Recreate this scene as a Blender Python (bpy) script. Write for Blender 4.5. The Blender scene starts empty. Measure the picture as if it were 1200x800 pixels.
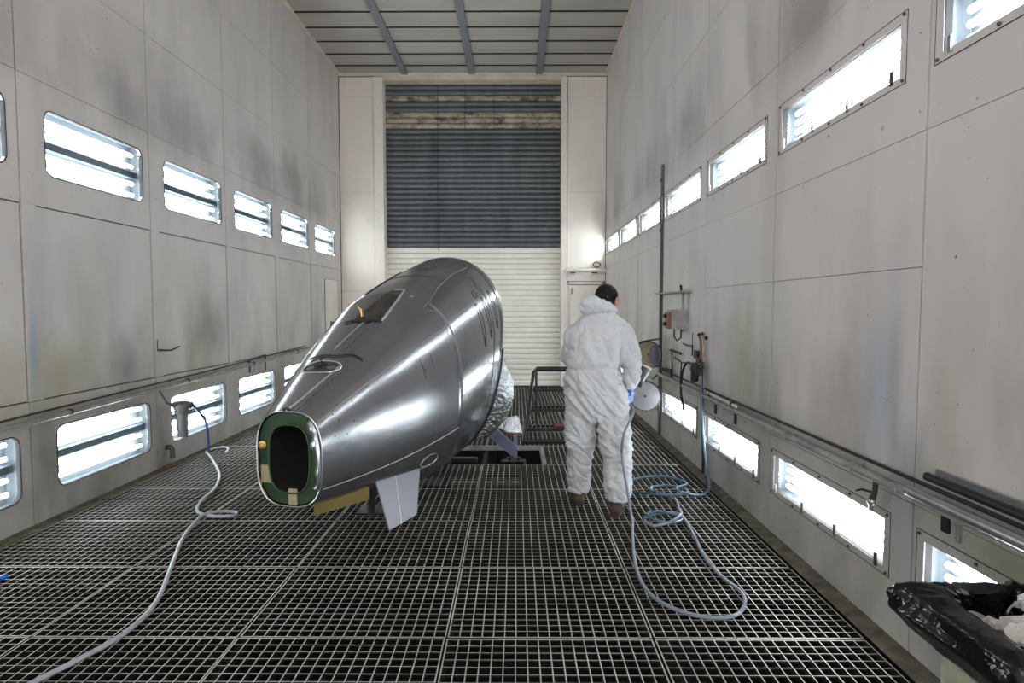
import bpy, bmesh, math, random
from mathutils import Vector, noise, Matrix

# ------------------------------------------------------------------ camera, world, light
sc = bpy.context.scene
C = sc.collection
cam_d = bpy.data.cameras.new('camera')
cam_d.sensor_width = 36.0
cam_d.lens = 720 * 36.0 / 1200
cam_d.clip_start = .02
cam = bpy.data.objects.new('camera', cam_d)
cam.location = (0, 0, 1.58)
cam.rotation_euler = (math.pi/2 - math.atan(40/720), 0, math.atan(4/721.1))
C.objects.link(cam)
sc.camera = cam
sc.view_settings.view_transform = 'Standard'
sc.view_settings.look = 'None'
sc.view_settings.gamma = 1
sc.view_settings.use_curve_mapping = False
sc.view_settings.exposure = 0.38
w = bpy.data.worlds.new('world'); sc.world = w; w.use_nodes = True
w.node_tree.nodes['Background'].inputs[0].default_value = (1, .99, .975, 1)
w.node_tree.nodes['Background'].inputs[1].default_value = 2.0      # uniform fill light, added through the room's open end behind the camera
TUBE = 22.0                                                        # glow of the fluorescent tubes

XL, XR, YB, ZC = -3.45, 1.78, 12.2, 6.11
R = random.Random(7)

# ------------------------------------------------------------------ materials
def nd(nt, t, **kw):
    n = nt.nodes.new(t)
    for k, v in kw.items():
        if k in n.inputs.keys(): n.inputs[k].default_value = v
        else: setattr(n, k, v)
    return n
def mat(name, col, rough=.6, metal=0.0, vary=0.0, vscale=4.0, bump=0.0, bscale=30.0, coat=0.0, stretch=(1, 1, 1), spec=.5):
    m = bpy.data.materials.new(name); m.use_nodes = True
    nt = m.node_tree; b = nt.nodes['Principled BSDF']
    b.inputs['Base Color'].default_value = (*col, 1)
    b.inputs['Roughness'].default_value = rough; b.inputs['Metallic'].default_value = metal
    b.inputs['Coat Weight'].default_value = coat; b.inputs['Specular IOR Level'].default_value = spec
    if vary or bump:
        g = nd(nt, 'ShaderNodeNewGeometry'); mp = nd(nt, 'ShaderNodeMapping'); mp.inputs['Scale'].default_value = stretch
        nt.links.new(g.outputs['Position'], mp.inputs[0])
    if vary:
        n = nd(nt, 'ShaderNodeTexNoise', Scale=vscale, Detail=6.0, Roughness=.6); nt.links.new(mp.outputs[0], n.inputs['Vector'])
        r = nd(nt, 'ShaderNodeMapRange'); r.inputs['From Min'].default_value = .3; r.inputs['From Max'].default_value = .7
        r.inputs['To Min'].default_value = 1 - vary; r.inputs['To Max'].default_value = 1 + vary*.6
        nt.links.new(n.outputs['Fac'], r.inputs[0])
        mx = nd(nt, 'ShaderNodeVectorMath', operation='SCALE'); mx.inputs[0].default_value = col
        nt.links.new(r.outputs[0], mx.inputs['Scale']); nt.links.new(mx.outputs[0], b.inputs['Base Color'])
    if bump:
        n = nd(nt, 'ShaderNodeTexNoise', Scale=bscale, Detail=4.0); nt.links.new(mp.outputs[0], n.inputs['Vector'])
        bp = nd(nt, 'ShaderNodeBump', Strength=bump, Distance=.02); nt.links.new(n.outputs['Fac'], bp.inputs['Height'])
        nt.links.new(bp.outputs[0], b.inputs['Normal'])
    return m
def emis(name, col, s):
    m = bpy.data.materials.new(name); m.use_nodes = True; nt = m.node_tree
    b = nt.nodes['Principled BSDF']; b.inputs['Base Color'].default_value = (.9, .9, .9, 1)
    b.inputs['Emission Color'].default_value = (*col, 1); b.inputs['Emission Strength'].default_value = s
    return m
def glassy(name, tint=(.93, .97, .97), gloss=.07):
    m = bpy.data.materials.new(name); m.use_nodes = True; nt = m.node_tree; nt.nodes.remove(nt.nodes['Principled BSDF'])
    t = nd(nt, 'ShaderNodeBsdfTransparent', Color=(*tint, 1)); g = nd(nt, 'ShaderNodeBsdfGlossy', Roughness=.05)
    mx = nd(nt, 'ShaderNodeMixShader'); mx.inputs[0].default_value = gloss
    nt.links.new(t.outputs[0], mx.inputs[1]); nt.links.new(g.outputs[0], mx.inputs[2])
    nt.links.new(mx.outputs[0], nt.nodes['Material Output'].inputs[0]); return m
BLUE, OLIVE, DARK = (.30, .38, .50), (.38, .37, .20), (.17, .16, .15)
SPOTS = [(1.78, 3.04, 2.444, .035, .035, (.02, .02, .02), .9), (1.78, 2.98, 1.13, .16, .40, BLUE, .4), (1.78, 2.87, 1.05, .07, .55, (.30, .30, .26), .6), (1.78, 3.45, 1.05, .35, .35, DARK, .35),
         (1.78, 4.78, 1.25, .30, .50, OLIVE, .65), (1.78, 2.2, .66, .35, .12, (.22, .22, .12), .7), (1.78, 3.98, 3.5, .9, .5, DARK, .3), (1.78, 6.6, 3.5, .5, .35, DARK, .4),
         (-3.45, 4.37, 1.30, .06, .40, BLUE, .7), (-3.45, 4.62, 1.06, .30, .35, OLIVE, .6), (-3.45, 5.45, 1.06, .30, .28, DARK, .55), (-3.45, 6.9, 1.30, .40, .35, DARK, .5), (-3.45, 4.42, .5, .14, .4, DARK, .55),
         (-3.45, 5.2, 3.45, .7, .30, DARK, .25), (-3.45, 6.7, 3.5, .6, .32, DARK, .3), (-3.45, 8.2, 3.6, .6, .35, DARK, .38), (-3.45, 9.6, 3.6, .6, .40, DARK, .40), (-3.45, 4.1, 1.0, .3, .5, OLIVE, .4)]
def wall_mat(name, col, grime=1.0):
    """dusty painted sheet: soft cloudy tone, vertical overspray streaks, dark scuffs, yellow green and blue overspray low down"""
    m = bpy.data.materials.new(name); m.use_nodes = True; nt = m.node_tree; L = nt.links.new; b = nt.nodes['Principled BSDF']
    g = nd(nt, 'ShaderNodeNewGeometry')
    def nz(scale, st=(1, 1, 1), det=4.0, off=0.0):
        mp = nd(nt, 'ShaderNodeMapping'); mp.inputs['Scale'].default_value = st; mp.inputs['Location'].default_value = (off, off*1.7, off*.6)
        L(g.outputs['Position'], mp.inputs[0]); n = nd(nt, 'ShaderNodeTexNoise', Scale=scale, Detail=det, Roughness=.55)
        L(mp.outputs[0], n.inputs['Vector']); return n.outputs['Fac']
    def rng(src, a, c, d, e):
        r = nd(nt, 'ShaderNodeMapRange'); L(src, r.inputs[0])
        for k, v in zip(('From Min', 'From Max', 'To Min', 'To Max'), (a, c, d, e)): r.inputs[k].default_value = v
        return r.outputs[0]
    def mul(a, c):
        n = nd(nt, 'ShaderNodeMath', operation='MULTIPLY')
        for i, s in enumerate((a, c)):
            if isinstance(s, (int, float)): n.inputs[i].default_value = s
            else: L(s, n.inputs[i])
        return n.outputs[0]
    def mix(fac, a, c):
        n = nd(nt, 'ShaderNodeMix', data_type='RGBA'); L(fac, n.inputs['Factor'])
        if isinstance(a, tuple): n.inputs[6].default_value = (*a, 1)
        else: L(a, n.inputs[6])
        n.inputs[7].default_value = (*c, 1); return n.outputs[2]
    sep = nd(nt, 'ShaderNodeSeparateXYZ'); L(g.outputs['Position'], sep.inputs[0]); z = sep.outputs['Z']
    low = rng(z, 2.2, .5, 0, 1)
    c = mix(mul(rng(nz(.55), .4, .65, 0, 1), .35*grime), col, tuple(k*.72 for k in col))
    c = mix(mul(rng(nz(2.2, (1, 1, .22), 5), .48, .72, 0, 1), .33*grime), c, (col[0]*.55, col[1]*.54, col[2]*.55))
    band = mul(rng(z, 3.0, 3.25, 0, 1), rng(z, 4.3, 3.3, 0, 1))
    c = mix(mul(mul(rng(nz(1.4, (1, 1, .5), 4, 3.0), .42, .62, 0, 1), band), .5*grime), c, (.2, .185, .18))
    c = mix(mul(mul(rng(nz(1.1, (1, 1, .35), 3, 7.3), .52, .66, 0, 1), low), .5*grime), c, (.36, .36, .19))
    c = mix(mul(mul(rng(nz(1.3, (1, 1, .3), 3, 21.0), .6, .7, 0, 1), low), .55*grime), c, (.27, .36, .48))
    c = mix(mul(mul(rng(nz(1.7, (1, 1, .5), 5, 12.0), .45, .68, 0, 1), low), .8*grime), c, (.17, .165, .14))
    c = mix(mul(mul(rng(z, .98, .75, 0, 1), rng(nz(1.2, (1, 1, .8), 5, 31.0), .2, .7, .55, 1)), .55*grime), c, (.27, .265, .23))
    c = mix(mul(rng(nz(26.0, (1, 1, 1), 2, 2.0), .74, .76, 0, 1), .8*grime), c, (.05, .045, .04))
    if grime == 1.0:
        wob = rng(nz(3.0, (1, 1, .6), 5, 9.0), .25, .75, -.45, .45)
        for (px, py, pz, ry, rz, k, st) in SPOTS:      # overspray clouds and scuffs with places of their own
            v = nd(nt, 'ShaderNodeVectorMath', operation='SUBTRACT'); L(g.outputs['Position'], v.inputs[0]); v.inputs[1].default_value = (px, py, pz)
            q = nd(nt, 'ShaderNodeVectorMath', operation='MULTIPLY'); L(v.outputs[0], q.inputs[0]); q.inputs[1].default_value = (4, 1/ry, 1/rz)
            le = nd(nt, 'ShaderNodeVectorMath', operation='LENGTH'); L(q.outputs[0], le.inputs[0])
            ad = nd(nt, 'ShaderNodeMath', operation='ADD'); L(le.outputs['Value'], ad.inputs[0]); L(wob, ad.inputs[1]) if rz > .05 else None
            c = mix(mul(rng(ad.outputs[0], 1.05, .15, 0, 1), st), c, k)
    L(c, b.inputs['Base Color'])
    b.inputs['Roughness'].default_value = .52
    bp = nd(nt, 'ShaderNodeBump', Strength=.35, Distance=.03); L(nz(1.9, (1, 1, .7), 2, 5.0), bp.inputs['Height']); L(bp.outputs[0], b.inputs['Normal'])
    return m

M = {}
M['wall'] = wall_mat('painted_wall_sheet', (.67, .625, .61))
M['column'] = wall_mat('painted_column_sheet', (.86, .79, .73), .45)
M['dark_gap'] = mat('dark_gap', (.012, .011, .01), .9)
M['cream'] = mat('cream_trim', (.70, .60, .50), .5, vary=.15)
M['kerb'] = mat('dirty_concrete_kerb', (.15, .14, .10), .9, vary=.6, vscale=9, bump=.5, bscale=60)
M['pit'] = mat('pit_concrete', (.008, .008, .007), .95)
M['filter'] = mat('ceiling_filter_cloth', (.47, .44, .40), .9, vary=.18, vscale=1.6, bump=.15, bscale=120, stretch=(.3, 1, 1))
M['beam'] = mat('ceiling_beam_steel', (.27, .29, .31), .5, .3, vary=.12)
M['slat_cream'] = mat('cream_shutter_slat', (.88, .84, .76), .45, vary=.08, vscale=3)
M['slat_dark'] = mat('grey_shutter_slat', (.12, .13, .14), .38, .35, vary=.22, vscale=2.2, stretch=(2.5, 1, .35))
M['white_steel'] = mat('white_steel', (.72, .69, .66), .45, vary=.1)
M['grey_box'] = mat('lamp_box_sheet', (.11, .13, .15), .4, .1)
M['band'] = mat('lamp_divider_steel', (.10, .125, .15), .4, .3)
M['tube'] = emis('fluorescent_tube', (.985, .99, 1), TUBE)
M['glass'] = glassy('lamp_glass')
M['reveal'] = mat('dark_reveal', (.03, .028, .03), .8)
M['black_steel'] = mat('black_steel', (.022, .022, .024), .42, .3)
M['bolt'] = mat('bolt_steel', (.08, .075, .07), .5, .6)
M['rubber'] = mat('black_rubber', (.015, .015, .016), .55)
M['pipe'] = mat('dusty_pipe', (.36, .35, .34), .45, .35, vary=.4, vscale=8, bump=.2)
M['chrome'] = mat('worn_steel', (.5, .5, .5), .3, .9, vary=.2)
M['rust'] = mat('rusty_iron', (.17, .08, .045), .8, vary=.5, vscale=18)
M['red_brown'] = mat('brown_switch_block', (.28, .11, .07), .5)
M['hose'] = mat('pale_blue_hose', (.20, .225, .28), .35, vary=.25, vscale=7)
M['hose_blue'] = mat('blue_hose', (.07, .135, .21), .35, vary=.4, vscale=6)
M['lid'] = mat('white_lid', (.6, .6, .6), .4); M['hose_white'] = mat('pale_grey_hose', (.34, .35, .38), .4, vary=.2)
M['paint'] = None

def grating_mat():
    m = bpy.data.materials.new('overspray_shade_grating'); m.use_nodes = True; nt = m.node_tree; b = nt.nodes['Principled BSDF']; L = nt.links.new
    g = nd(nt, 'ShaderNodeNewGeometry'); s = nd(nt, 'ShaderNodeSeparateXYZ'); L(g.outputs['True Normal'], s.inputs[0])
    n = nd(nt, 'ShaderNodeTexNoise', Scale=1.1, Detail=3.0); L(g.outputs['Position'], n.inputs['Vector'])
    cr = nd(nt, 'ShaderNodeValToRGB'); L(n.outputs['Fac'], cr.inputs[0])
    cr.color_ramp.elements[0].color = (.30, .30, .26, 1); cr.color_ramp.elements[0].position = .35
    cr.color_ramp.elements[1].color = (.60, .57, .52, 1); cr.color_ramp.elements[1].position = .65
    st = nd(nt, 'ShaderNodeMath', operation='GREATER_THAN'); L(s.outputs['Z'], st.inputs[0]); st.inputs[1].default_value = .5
    mx = nd(nt, 'ShaderNodeMix', data_type='RGBA'); L(st.outputs[0], mx.inputs['Factor']); mx.inputs[6].default_value = (.018, .014, .010, 1); L(cr.outputs[0], mx.inputs[7])  # overspray on tops; brown sides darkened to paint deeper shade into the holes
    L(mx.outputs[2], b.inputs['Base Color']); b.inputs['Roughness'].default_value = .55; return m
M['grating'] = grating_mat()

def stained_slat():
    m = bpy.data.materials.new('stained_shutter_slat'); m.use_nodes = True; nt = m.node_tree; b = nt.nodes['Principled BSDF']; L = nt.links.new
    g = nd(nt, 'ShaderNodeNewGeometry'); mp = nd(nt, 'ShaderNodeMapping'); mp.inputs['Scale'].default_value = (1.6, 1, 3.2); L(g.outputs['Position'], mp.inputs[0])
    n = nd(nt, 'ShaderNodeTexNoise', Scale=2.4, Detail=9.0, Roughness=.75); L(mp.outputs[0], n.inputs['Vector'])
    cr = nd(nt, 'ShaderNodeValToRGB'); L(n.outputs['Fac'], cr.inputs[0]); e = cr.color_ramp.elements
    e[0].position = .38; e[0].color = (.07, .06, .045, 1); e[1].position = .6; e[1].color = (.46, .41, .34, 1)
    k = e.new(.47); k.color = (.28, .24, .19, 1)
    L(cr.outputs[0], b.inputs['Base Color']); b.inputs['Roughness'].default_value = .5; return m
M['slat_stain'] = stained_slat()

# ------------------------------------------------------------------ mesh builder
def root_loc(o):
    v = Vector((0, 0, 0))
    while o: v += o.location; o = o.parent
    return v
def link(name, me, parent=None):
    o = bpy.data.objects.new(name, me); C.objects.link(o)
    if parent: o.parent = parent
    return o
class MB:
    def __init__(s): s.v = []; s.f = []
    def add(s, vs, fs):
        n = len(s.v); s.v += [tuple(p) for p in vs]; s.f += [tuple(i+n for i in q) for q in fs]; return s
    def box(s, x0, x1, y0, y1, z0, z1):
        vs = [(x, y, z) for x in (x0, x1) for y in (y0, y1) for z in (z0, z1)]
        return s.add(vs, [(0, 1, 3, 2), (4, 6, 7, 5), (0, 4, 5, 1), (2, 3, 7, 6), (0, 2, 6, 4), (1, 5, 7, 3)])
    def obox(s, c, ax, ay, az):
        c, ax, ay, az = map(Vector, (c, ax, ay, az))
        vs = [c+ax*i+ay*j+az*k for i in (-1, 1) for j in (-1, 1) for k in (-1, 1)]
        return s.add(vs, [(0, 1, 3, 2), (4, 6, 7, 5), (0, 4, 5, 1), (2, 3, 7, 6), (0, 2, 6, 4), (1, 5, 7, 3)])
    def tube(s, pts, r, seg=8, closed=False, cap=True):
        pts = [Vector(p) for p in pts]; n = len(pts); rs = r if isinstance(r, (list, tuple)) else [r]*n
        base = len(s.v); up = None; vs = []; fs = []
        for i, p in enumerate(pts):
            if closed: d = pts[(i+1) % n]-pts[i-1]
            else: d = pts[min(i+1, n-1)]-pts[max(i-1, 0)]
            d.normalize()
            if up is None: up = Vector((0, 0, 1)) if abs(d.z) < .9 else Vector((1, 0, 0))
            a = d.cross(up)
            if a.length < 1e-5: a = d.orthogonal()
            a.normalize(); b = a.cross(d).normalized(); up = b
            for k in range(seg):
                t = 2*math.pi*k/seg; vs.append(p+(a*math.cos(t)+b*math.sin(t))*rs[i])
        m = n if closed else n-1
        for i in range(m):
            for k in range(seg):
                j = (i+1) % n
                fs.append((i*seg+k, i*seg+(k+1) % seg, j*seg+(k+1) % seg, j*seg+k))
        if cap and not closed: fs += [tuple(range(seg))[::-1], tuple((n-1)*seg+k for k in range(seg))]
        return s.add(vs, fs)
    def rod(s, a, b, r, seg=8): return s.tube([a, b], r, seg)
    def lathe(s, c, axis, prof, seg=20):
        c = Vector(c); ax = Vector(axis).normalized(); a = ax.orthogonal().normalized(); b = ax.cross(a); vs = []; fs = []
        for h, r in prof:
            for k in range(seg):
                t = 2*math.pi*k/seg; vs.append(c+ax*h+(a*math.cos(t)+b*math.sin(t))*r)
        for i in range(len(prof)-1):
            for k in range(seg): fs.append((i*seg+k, i*seg+(k+1) % seg, (i+1)*seg+(k+1) % seg, (i+1)*seg+k))
        fs += [tuple(range(seg))[::-1], tuple((len(prof)-1)*seg+k for k in range(seg))]
        return s.add(vs, fs)
    def ell(s, c, r, rot=None, seg=16, rings=10):
        c = Vector(c); vs = []; fs = []
        for i in range(rings+1):
            th = math.pi*i/rings
            for k in range(seg):
                t = 2*math.pi*k/seg
                p = Vector((r[0]*math.sin(th)*math.cos(t), r[1]*math.sin(th)*math.sin(t), r[2]*math.cos(th)))
                if rot: p = rot @ p
                vs.append(c+p)
        for i in range(rings):
            for k in range(seg): fs.append((i*seg+k, (i+1)*seg+k, (i+1)*seg+(k+1) % seg, i*seg+(k+1) % seg))
        return s.add(vs, fs)
    def build(s, name, m, parent=None, smooth=False, bevel=0.0):
        base = root_loc(parent) if parent else Vector((0, 0, 0))
        me = bpy.data.meshes.new(name)
        me.from_pydata([Vector(p)-base for p in s.v], [], s.f)
        if smooth or bevel:
            bm = bmesh.new(); bm.from_mesh(me); bmesh.ops.remove_doubles(bm, verts=bm.verts, dist=1e-5)
            if bevel: bmesh.ops.bevel(bm, geom=list(bm.edges), offset=bevel, segments=2, affect='EDGES')
            bmesh.ops.recalc_face_normals(bm, faces=bm.faces); bm.to_mesh(me); bm.free()
        else:
            bm = bmesh.new(); bm.from_mesh(me); bmesh.ops.recalc_face_normals(bm, faces=bm.faces); bm.to_mesh(me); bm.free()
        if smooth:
            for p in me.polygons: p.use_smooth = True
            try: me.set_sharp_from_angle(angle=math.radians(42))
            except Exception: pass
        me.materials.append(m)
        return link(name, me, parent)
def tag(o, label, cat, group=None, kind=None):
    o['label'] = label; o['category'] = cat
    if group: o['group'] = group
    if kind: o['kind'] = kind
    return o
def thing(name, loc, label, cat, group=None):
    o = bpy.data.objects.new(name, None); o.location = loc; o.empty_display_size = .1; C.objects.link(o)
    return tag(o, label, cat, group)
def struct(o): o['kind'] = 'structure'; return o
def spline(P, k=8):
    P = [Vector(p) for p in P]; out = []
    for i in range(len(P)-1):
        a, b, c, d = P[max(i-1, 0)], P[i], P[i+1], P[min(i+2, len(P)-1)]
        for j in range(k):
            t = j/k; out.append(.5*((2*b)+(c-a)*t+(2*a-5*b+4*c-d)*t*t+(3*b-a-3*c+d)*t**3))
    return out+[P[-1]]
def copy_to(o, parent, dl, name=None):
    c = o.copy(); C.objects.link(c); c.parent = parent; c.location = o.location+Vector(dl)
    return c

# ------------------------------------------------------------------ floor: pit and grating panels
ROWS = [1.24, 2.05, 2.86, 3.66, 4.47, 5.28, 6.11, 6.93, 7.75, 8.57, 9.39, 10.21, 11.03, 11.85, 12.19]
COLS = [-3.37, -2.33, -1.33, -.33, .66, 1.67]
mb = MB()
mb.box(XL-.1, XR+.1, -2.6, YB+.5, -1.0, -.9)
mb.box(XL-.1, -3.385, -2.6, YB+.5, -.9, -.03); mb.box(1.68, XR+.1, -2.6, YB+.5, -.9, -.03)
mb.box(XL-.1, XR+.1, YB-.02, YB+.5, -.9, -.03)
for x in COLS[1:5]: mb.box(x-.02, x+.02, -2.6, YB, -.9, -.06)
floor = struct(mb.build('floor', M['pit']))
def grating(w, d, cut=None):
    g = MB(); nx = max(2, round(w/.0545)); ny = max(2, round(d/.0577))
    e = .0035
    for i in range(nx+1):
        x = e+(w-2*e)*i/nx; h = .0026 if 0 < i < nx else .0032
        g.box(x-h, x+h, e*0, d, -.03, 0)
    for j in range(ny+1):
        y = e+(d-2*e)*j/ny; h = .002 if 0 < j < ny else .004
        g.box(0, w, y-h, y+h, -.008, -.0012)
    return g
cache = {}
for j in range(len(ROWS)-1):
    for i in range(5):
        x0, x1, y0, y1 = COLS[i], COLS[i+1], ROWS[j], ROWS[j+1]
        w_, d_ = x1-x0-.008, y1-y0-.010
        if j == 6 and i == 2: continue                       # the open pit under the aircraft section
        xx = x0+.004+R.uniform(-.003, .003); zz = R.uniform(-.003, .001)
        if j == 6 and i == 3: xx = .31; w_ = .66-.004-.31
        key = (round(w_, 3), round(d_, 3))
        if key not in cache:
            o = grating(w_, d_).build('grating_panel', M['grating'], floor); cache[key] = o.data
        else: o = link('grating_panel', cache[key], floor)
        o.location = (xx, y0+.005, zz)
        o.rotation_euler = (0, 0, R.uniform(-.0012, .0012))
# rows behind the camera carry on the same floor
for i in range(5):
    pass
k = MB(); k.box(.275, .308, 6.11, 6.93, -.05, .004); k.box(-1.33, .31, 6.93, 6.95, -.05, .004); k.box(-1.36, -1.33, 6.11, 6.96, -.05, .004)
k.build('pit_frame', M['pipe'], floor, bevel=.003)
# kerbs along the walls
mb = MB(); mb.box(XL-.05, -3.44, -2.6, YB, -.06, .022); mb.box(XL-.02, -3.385, -2.6, YB, -.06, .004); struct(mb.build('baseboard_left', M['kerb']))
mb = MB(); mb.add([(1.69, -2.6, 0), (XR+.02, -2.6, 0), (XR+.02, -2.6, .022), (1.70, -2.6, .004), (1.69, YB, 0), (XR+.02, YB, 0), (XR+.02, YB, .022), (1.70, YB, .004)],
                  [(0, 1, 2, 3), (4, 7, 6, 5), (3, 2, 6, 7), (0, 3, 7, 4), (1, 5, 6, 2)]); struct(mb.build('baseboard_right', M['kerb']))

# ------------------------------------------------------------------ side walls
def rrect(y0, y1, z0, z1, r, seg=5):
    if r <= 0: return [(y1, z1), (y0, z1), (y0, z0), (y1, z0)]
    P = []
    for cy, cz, a in ((y1-r, z1-r, 0), (y0+r, z1-r, 90), (y0+r, z0+r, 180), (y1-r, z0+r, 270)):
        for k in range(seg+1):
            t = math.radians(a+90*k/seg); P.append((cy+r*math.cos(t), cz+r*math.sin(t)))
    return P
def plate(X, s, y0, y1, z0, z1, hole=None, r=0, th=.03, proud=0.0):
    """wall sheet whose face is at X (pushed into the room by proud), body going outward; s = outward sign"""
    g = MB(); xf = X-s*proud; xb = X+s*th
    if hole is None:
        a, b = min(xf, xb), max(xf, xb); return g.box(a, b, y0, y1, z0, z1)
    inner = rrect(*hole, r); n = len(inner)
    cy, cz = (hole[0]+hole[1])/2, (hole[2]+hole[3])/2; outer = []
    for (y, z) in inner:          # matching outer point: push radially on to the outer rectangle
        dy, dz = (y-cy)/((hole[1]-hole[0])/2), (z-cz)/((hole[3]-hole[2])/2)
        m = max(abs(dy), abs(dz)); dy, dz = dy/m, dz/m
        outer.append((y1 if dy > .999 else y0 if dy < -.999 else cy+dy*(y1-cy if dy > 0 else cy-y0), z1 if dz > .999 else z0 if dz < -.999 else cz+dz*(z1-cz if dz > 0 else cz-z0)))
    # corners
    vs = [(xf, y, z) for y, z in inner]+[(xf, y, z) for y, z in outer]+[(xb, y, z) for y, z in inner]+[(xb, y, z) for y, z in outer]
    fs = []
    for i in range(n):
        j = (i+1) % n
        fs += [(i, j, n+j, n+i), (2*n+i, 3*n+i, 3*n+j, 2*n+j), (i, 2*n+i, 2*n+j, j), (n+i, n+j, 3*n+j, 3*n+i)]
        oa, ob = outer[i], outer[j]
        if (abs(oa[0]-ob[0]) > 1e-6 and abs(oa[1]-ob[1]) > 1e-6):    # fill the outer corner
            on_y = abs(oa[0]-y0) < 1e-6 or abs(oa[0]-y1) < 1e-6
            c = (oa[0], ob[1]) if on_y else (ob[0], oa[1])
            vs += [(xf, *c), (xb, *c)]; q = len(vs)-2
            fs += [(n+i, n+j, q), (3*n+i, q+1, 3*n+j), (n+i, q, q+1, 3*n+i), (q, n+j, 3*n+j, q+1)]
    return g.add(vs, fs)

GAP = .010
wl = MB(); wl.box(XL-.34, XL-.30, -2.6, YB+.1, -.03, ZC+.1); wl.box(XL-.34, XL-.005, -2.64, -2.6, -.03, ZC+.1); wall_left = struct(wl.build('wall_left', M['dark_gap']))  # second box: unseen end cap added to stop light leaking behind the panels
wr = MB(); wr.box(XR+.30, XR+.34, -2.6, YB+.1, -.03, ZC+.1); wr.box(XR+.005, XR+.34, -2.64, -2.6, -.03, ZC+.1); wall_right = struct(wr.build('wall_right', M['dark_gap']))  # same added end cap, keeps outside light from behind these panels
YLS = [-2.6, -1.79, -.26, 1.26, 2.79, 4.31, 5.84, 7.36, 8.87, 10.39, YB-.01]
YRS = [-2.6, -1.95, -.40, 1.15, 2.71, 4.26, 5.80, 7.46, 8.97, 10.55, YB-.01]
SH = GAP/2
for i in range(len(YLS)-1):
    a, b = YLS[i]+SH, YLS[i+1]-SH; st = .135
    def P(*q, **kw):
        kw.setdefault('proud', R.uniform(0, .0035))
        return plate(XL, -1, *q, **kw).build(kw.pop('name', 'wall_panel') if False else 'wall_panel', M['wall'], wall_left)
    last = i == len(YLS)-2
    w0, w1 = (a+.238, b-.093) if not last else (10.645, 11.82)
    full = i >= 2
    P(a, b, .022, .905, hole=(w0, w1, .222, .692) if full and b-a > 1 else None, r=.075)
    if last:
        P(a, a+st-.02, .91, 2.305); P(a+st-.02, 11.10, .915, 2.303); P(11.105, b, .91, 2.305)
    else:
        plate(XL, -1, a, a+st-.001, .909, 2.311, proud=.002).build('wall_stile', M['wall'], wall_left)
        P(a+st, b-.004, .915, 2.303, proud=R.uniform(-.006, -.003))
    P(a, b, 2.312, 3.215, hole=(w0, w1, 2.545, 3.03) if full and b-a > 1 else None, r=.08)
    P(a, b, 3.219, 4.115); P(a, b, 4.119, 5.02); P(a, b, 5.024, ZC)
for i in range(len(YRS)-1):
    a, b = YRS[i]+SH, YRS[i+1]-SH
    def P(*q, **kw):
        kw.setdefault('proud', R.uniform(0, .003))
        return plate(XR, 1, *q, **kw).build('wall_panel', M['wall'], wall_right)
    full = 2 <= i and b-a > 1
    w0, w1 = a+.20, b-.08
    P(a, b, .024, .70, hole=(w0, w1, .335, .565) if full else None)
    if i in (4, 5): P(a, b, .703, 1.755); P(a, b, 1.758, 2.345)
    else: P(a, b, .703, 2.345)
    P(a, b, 2.348, 3.215, hole=(w0, w1, 2.64, 2.885) if full else None)
    P(a, b, 3.219, 4.125); P(a, b, 4.128, 5.03); P(a, b, 5.034, ZC)

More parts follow.
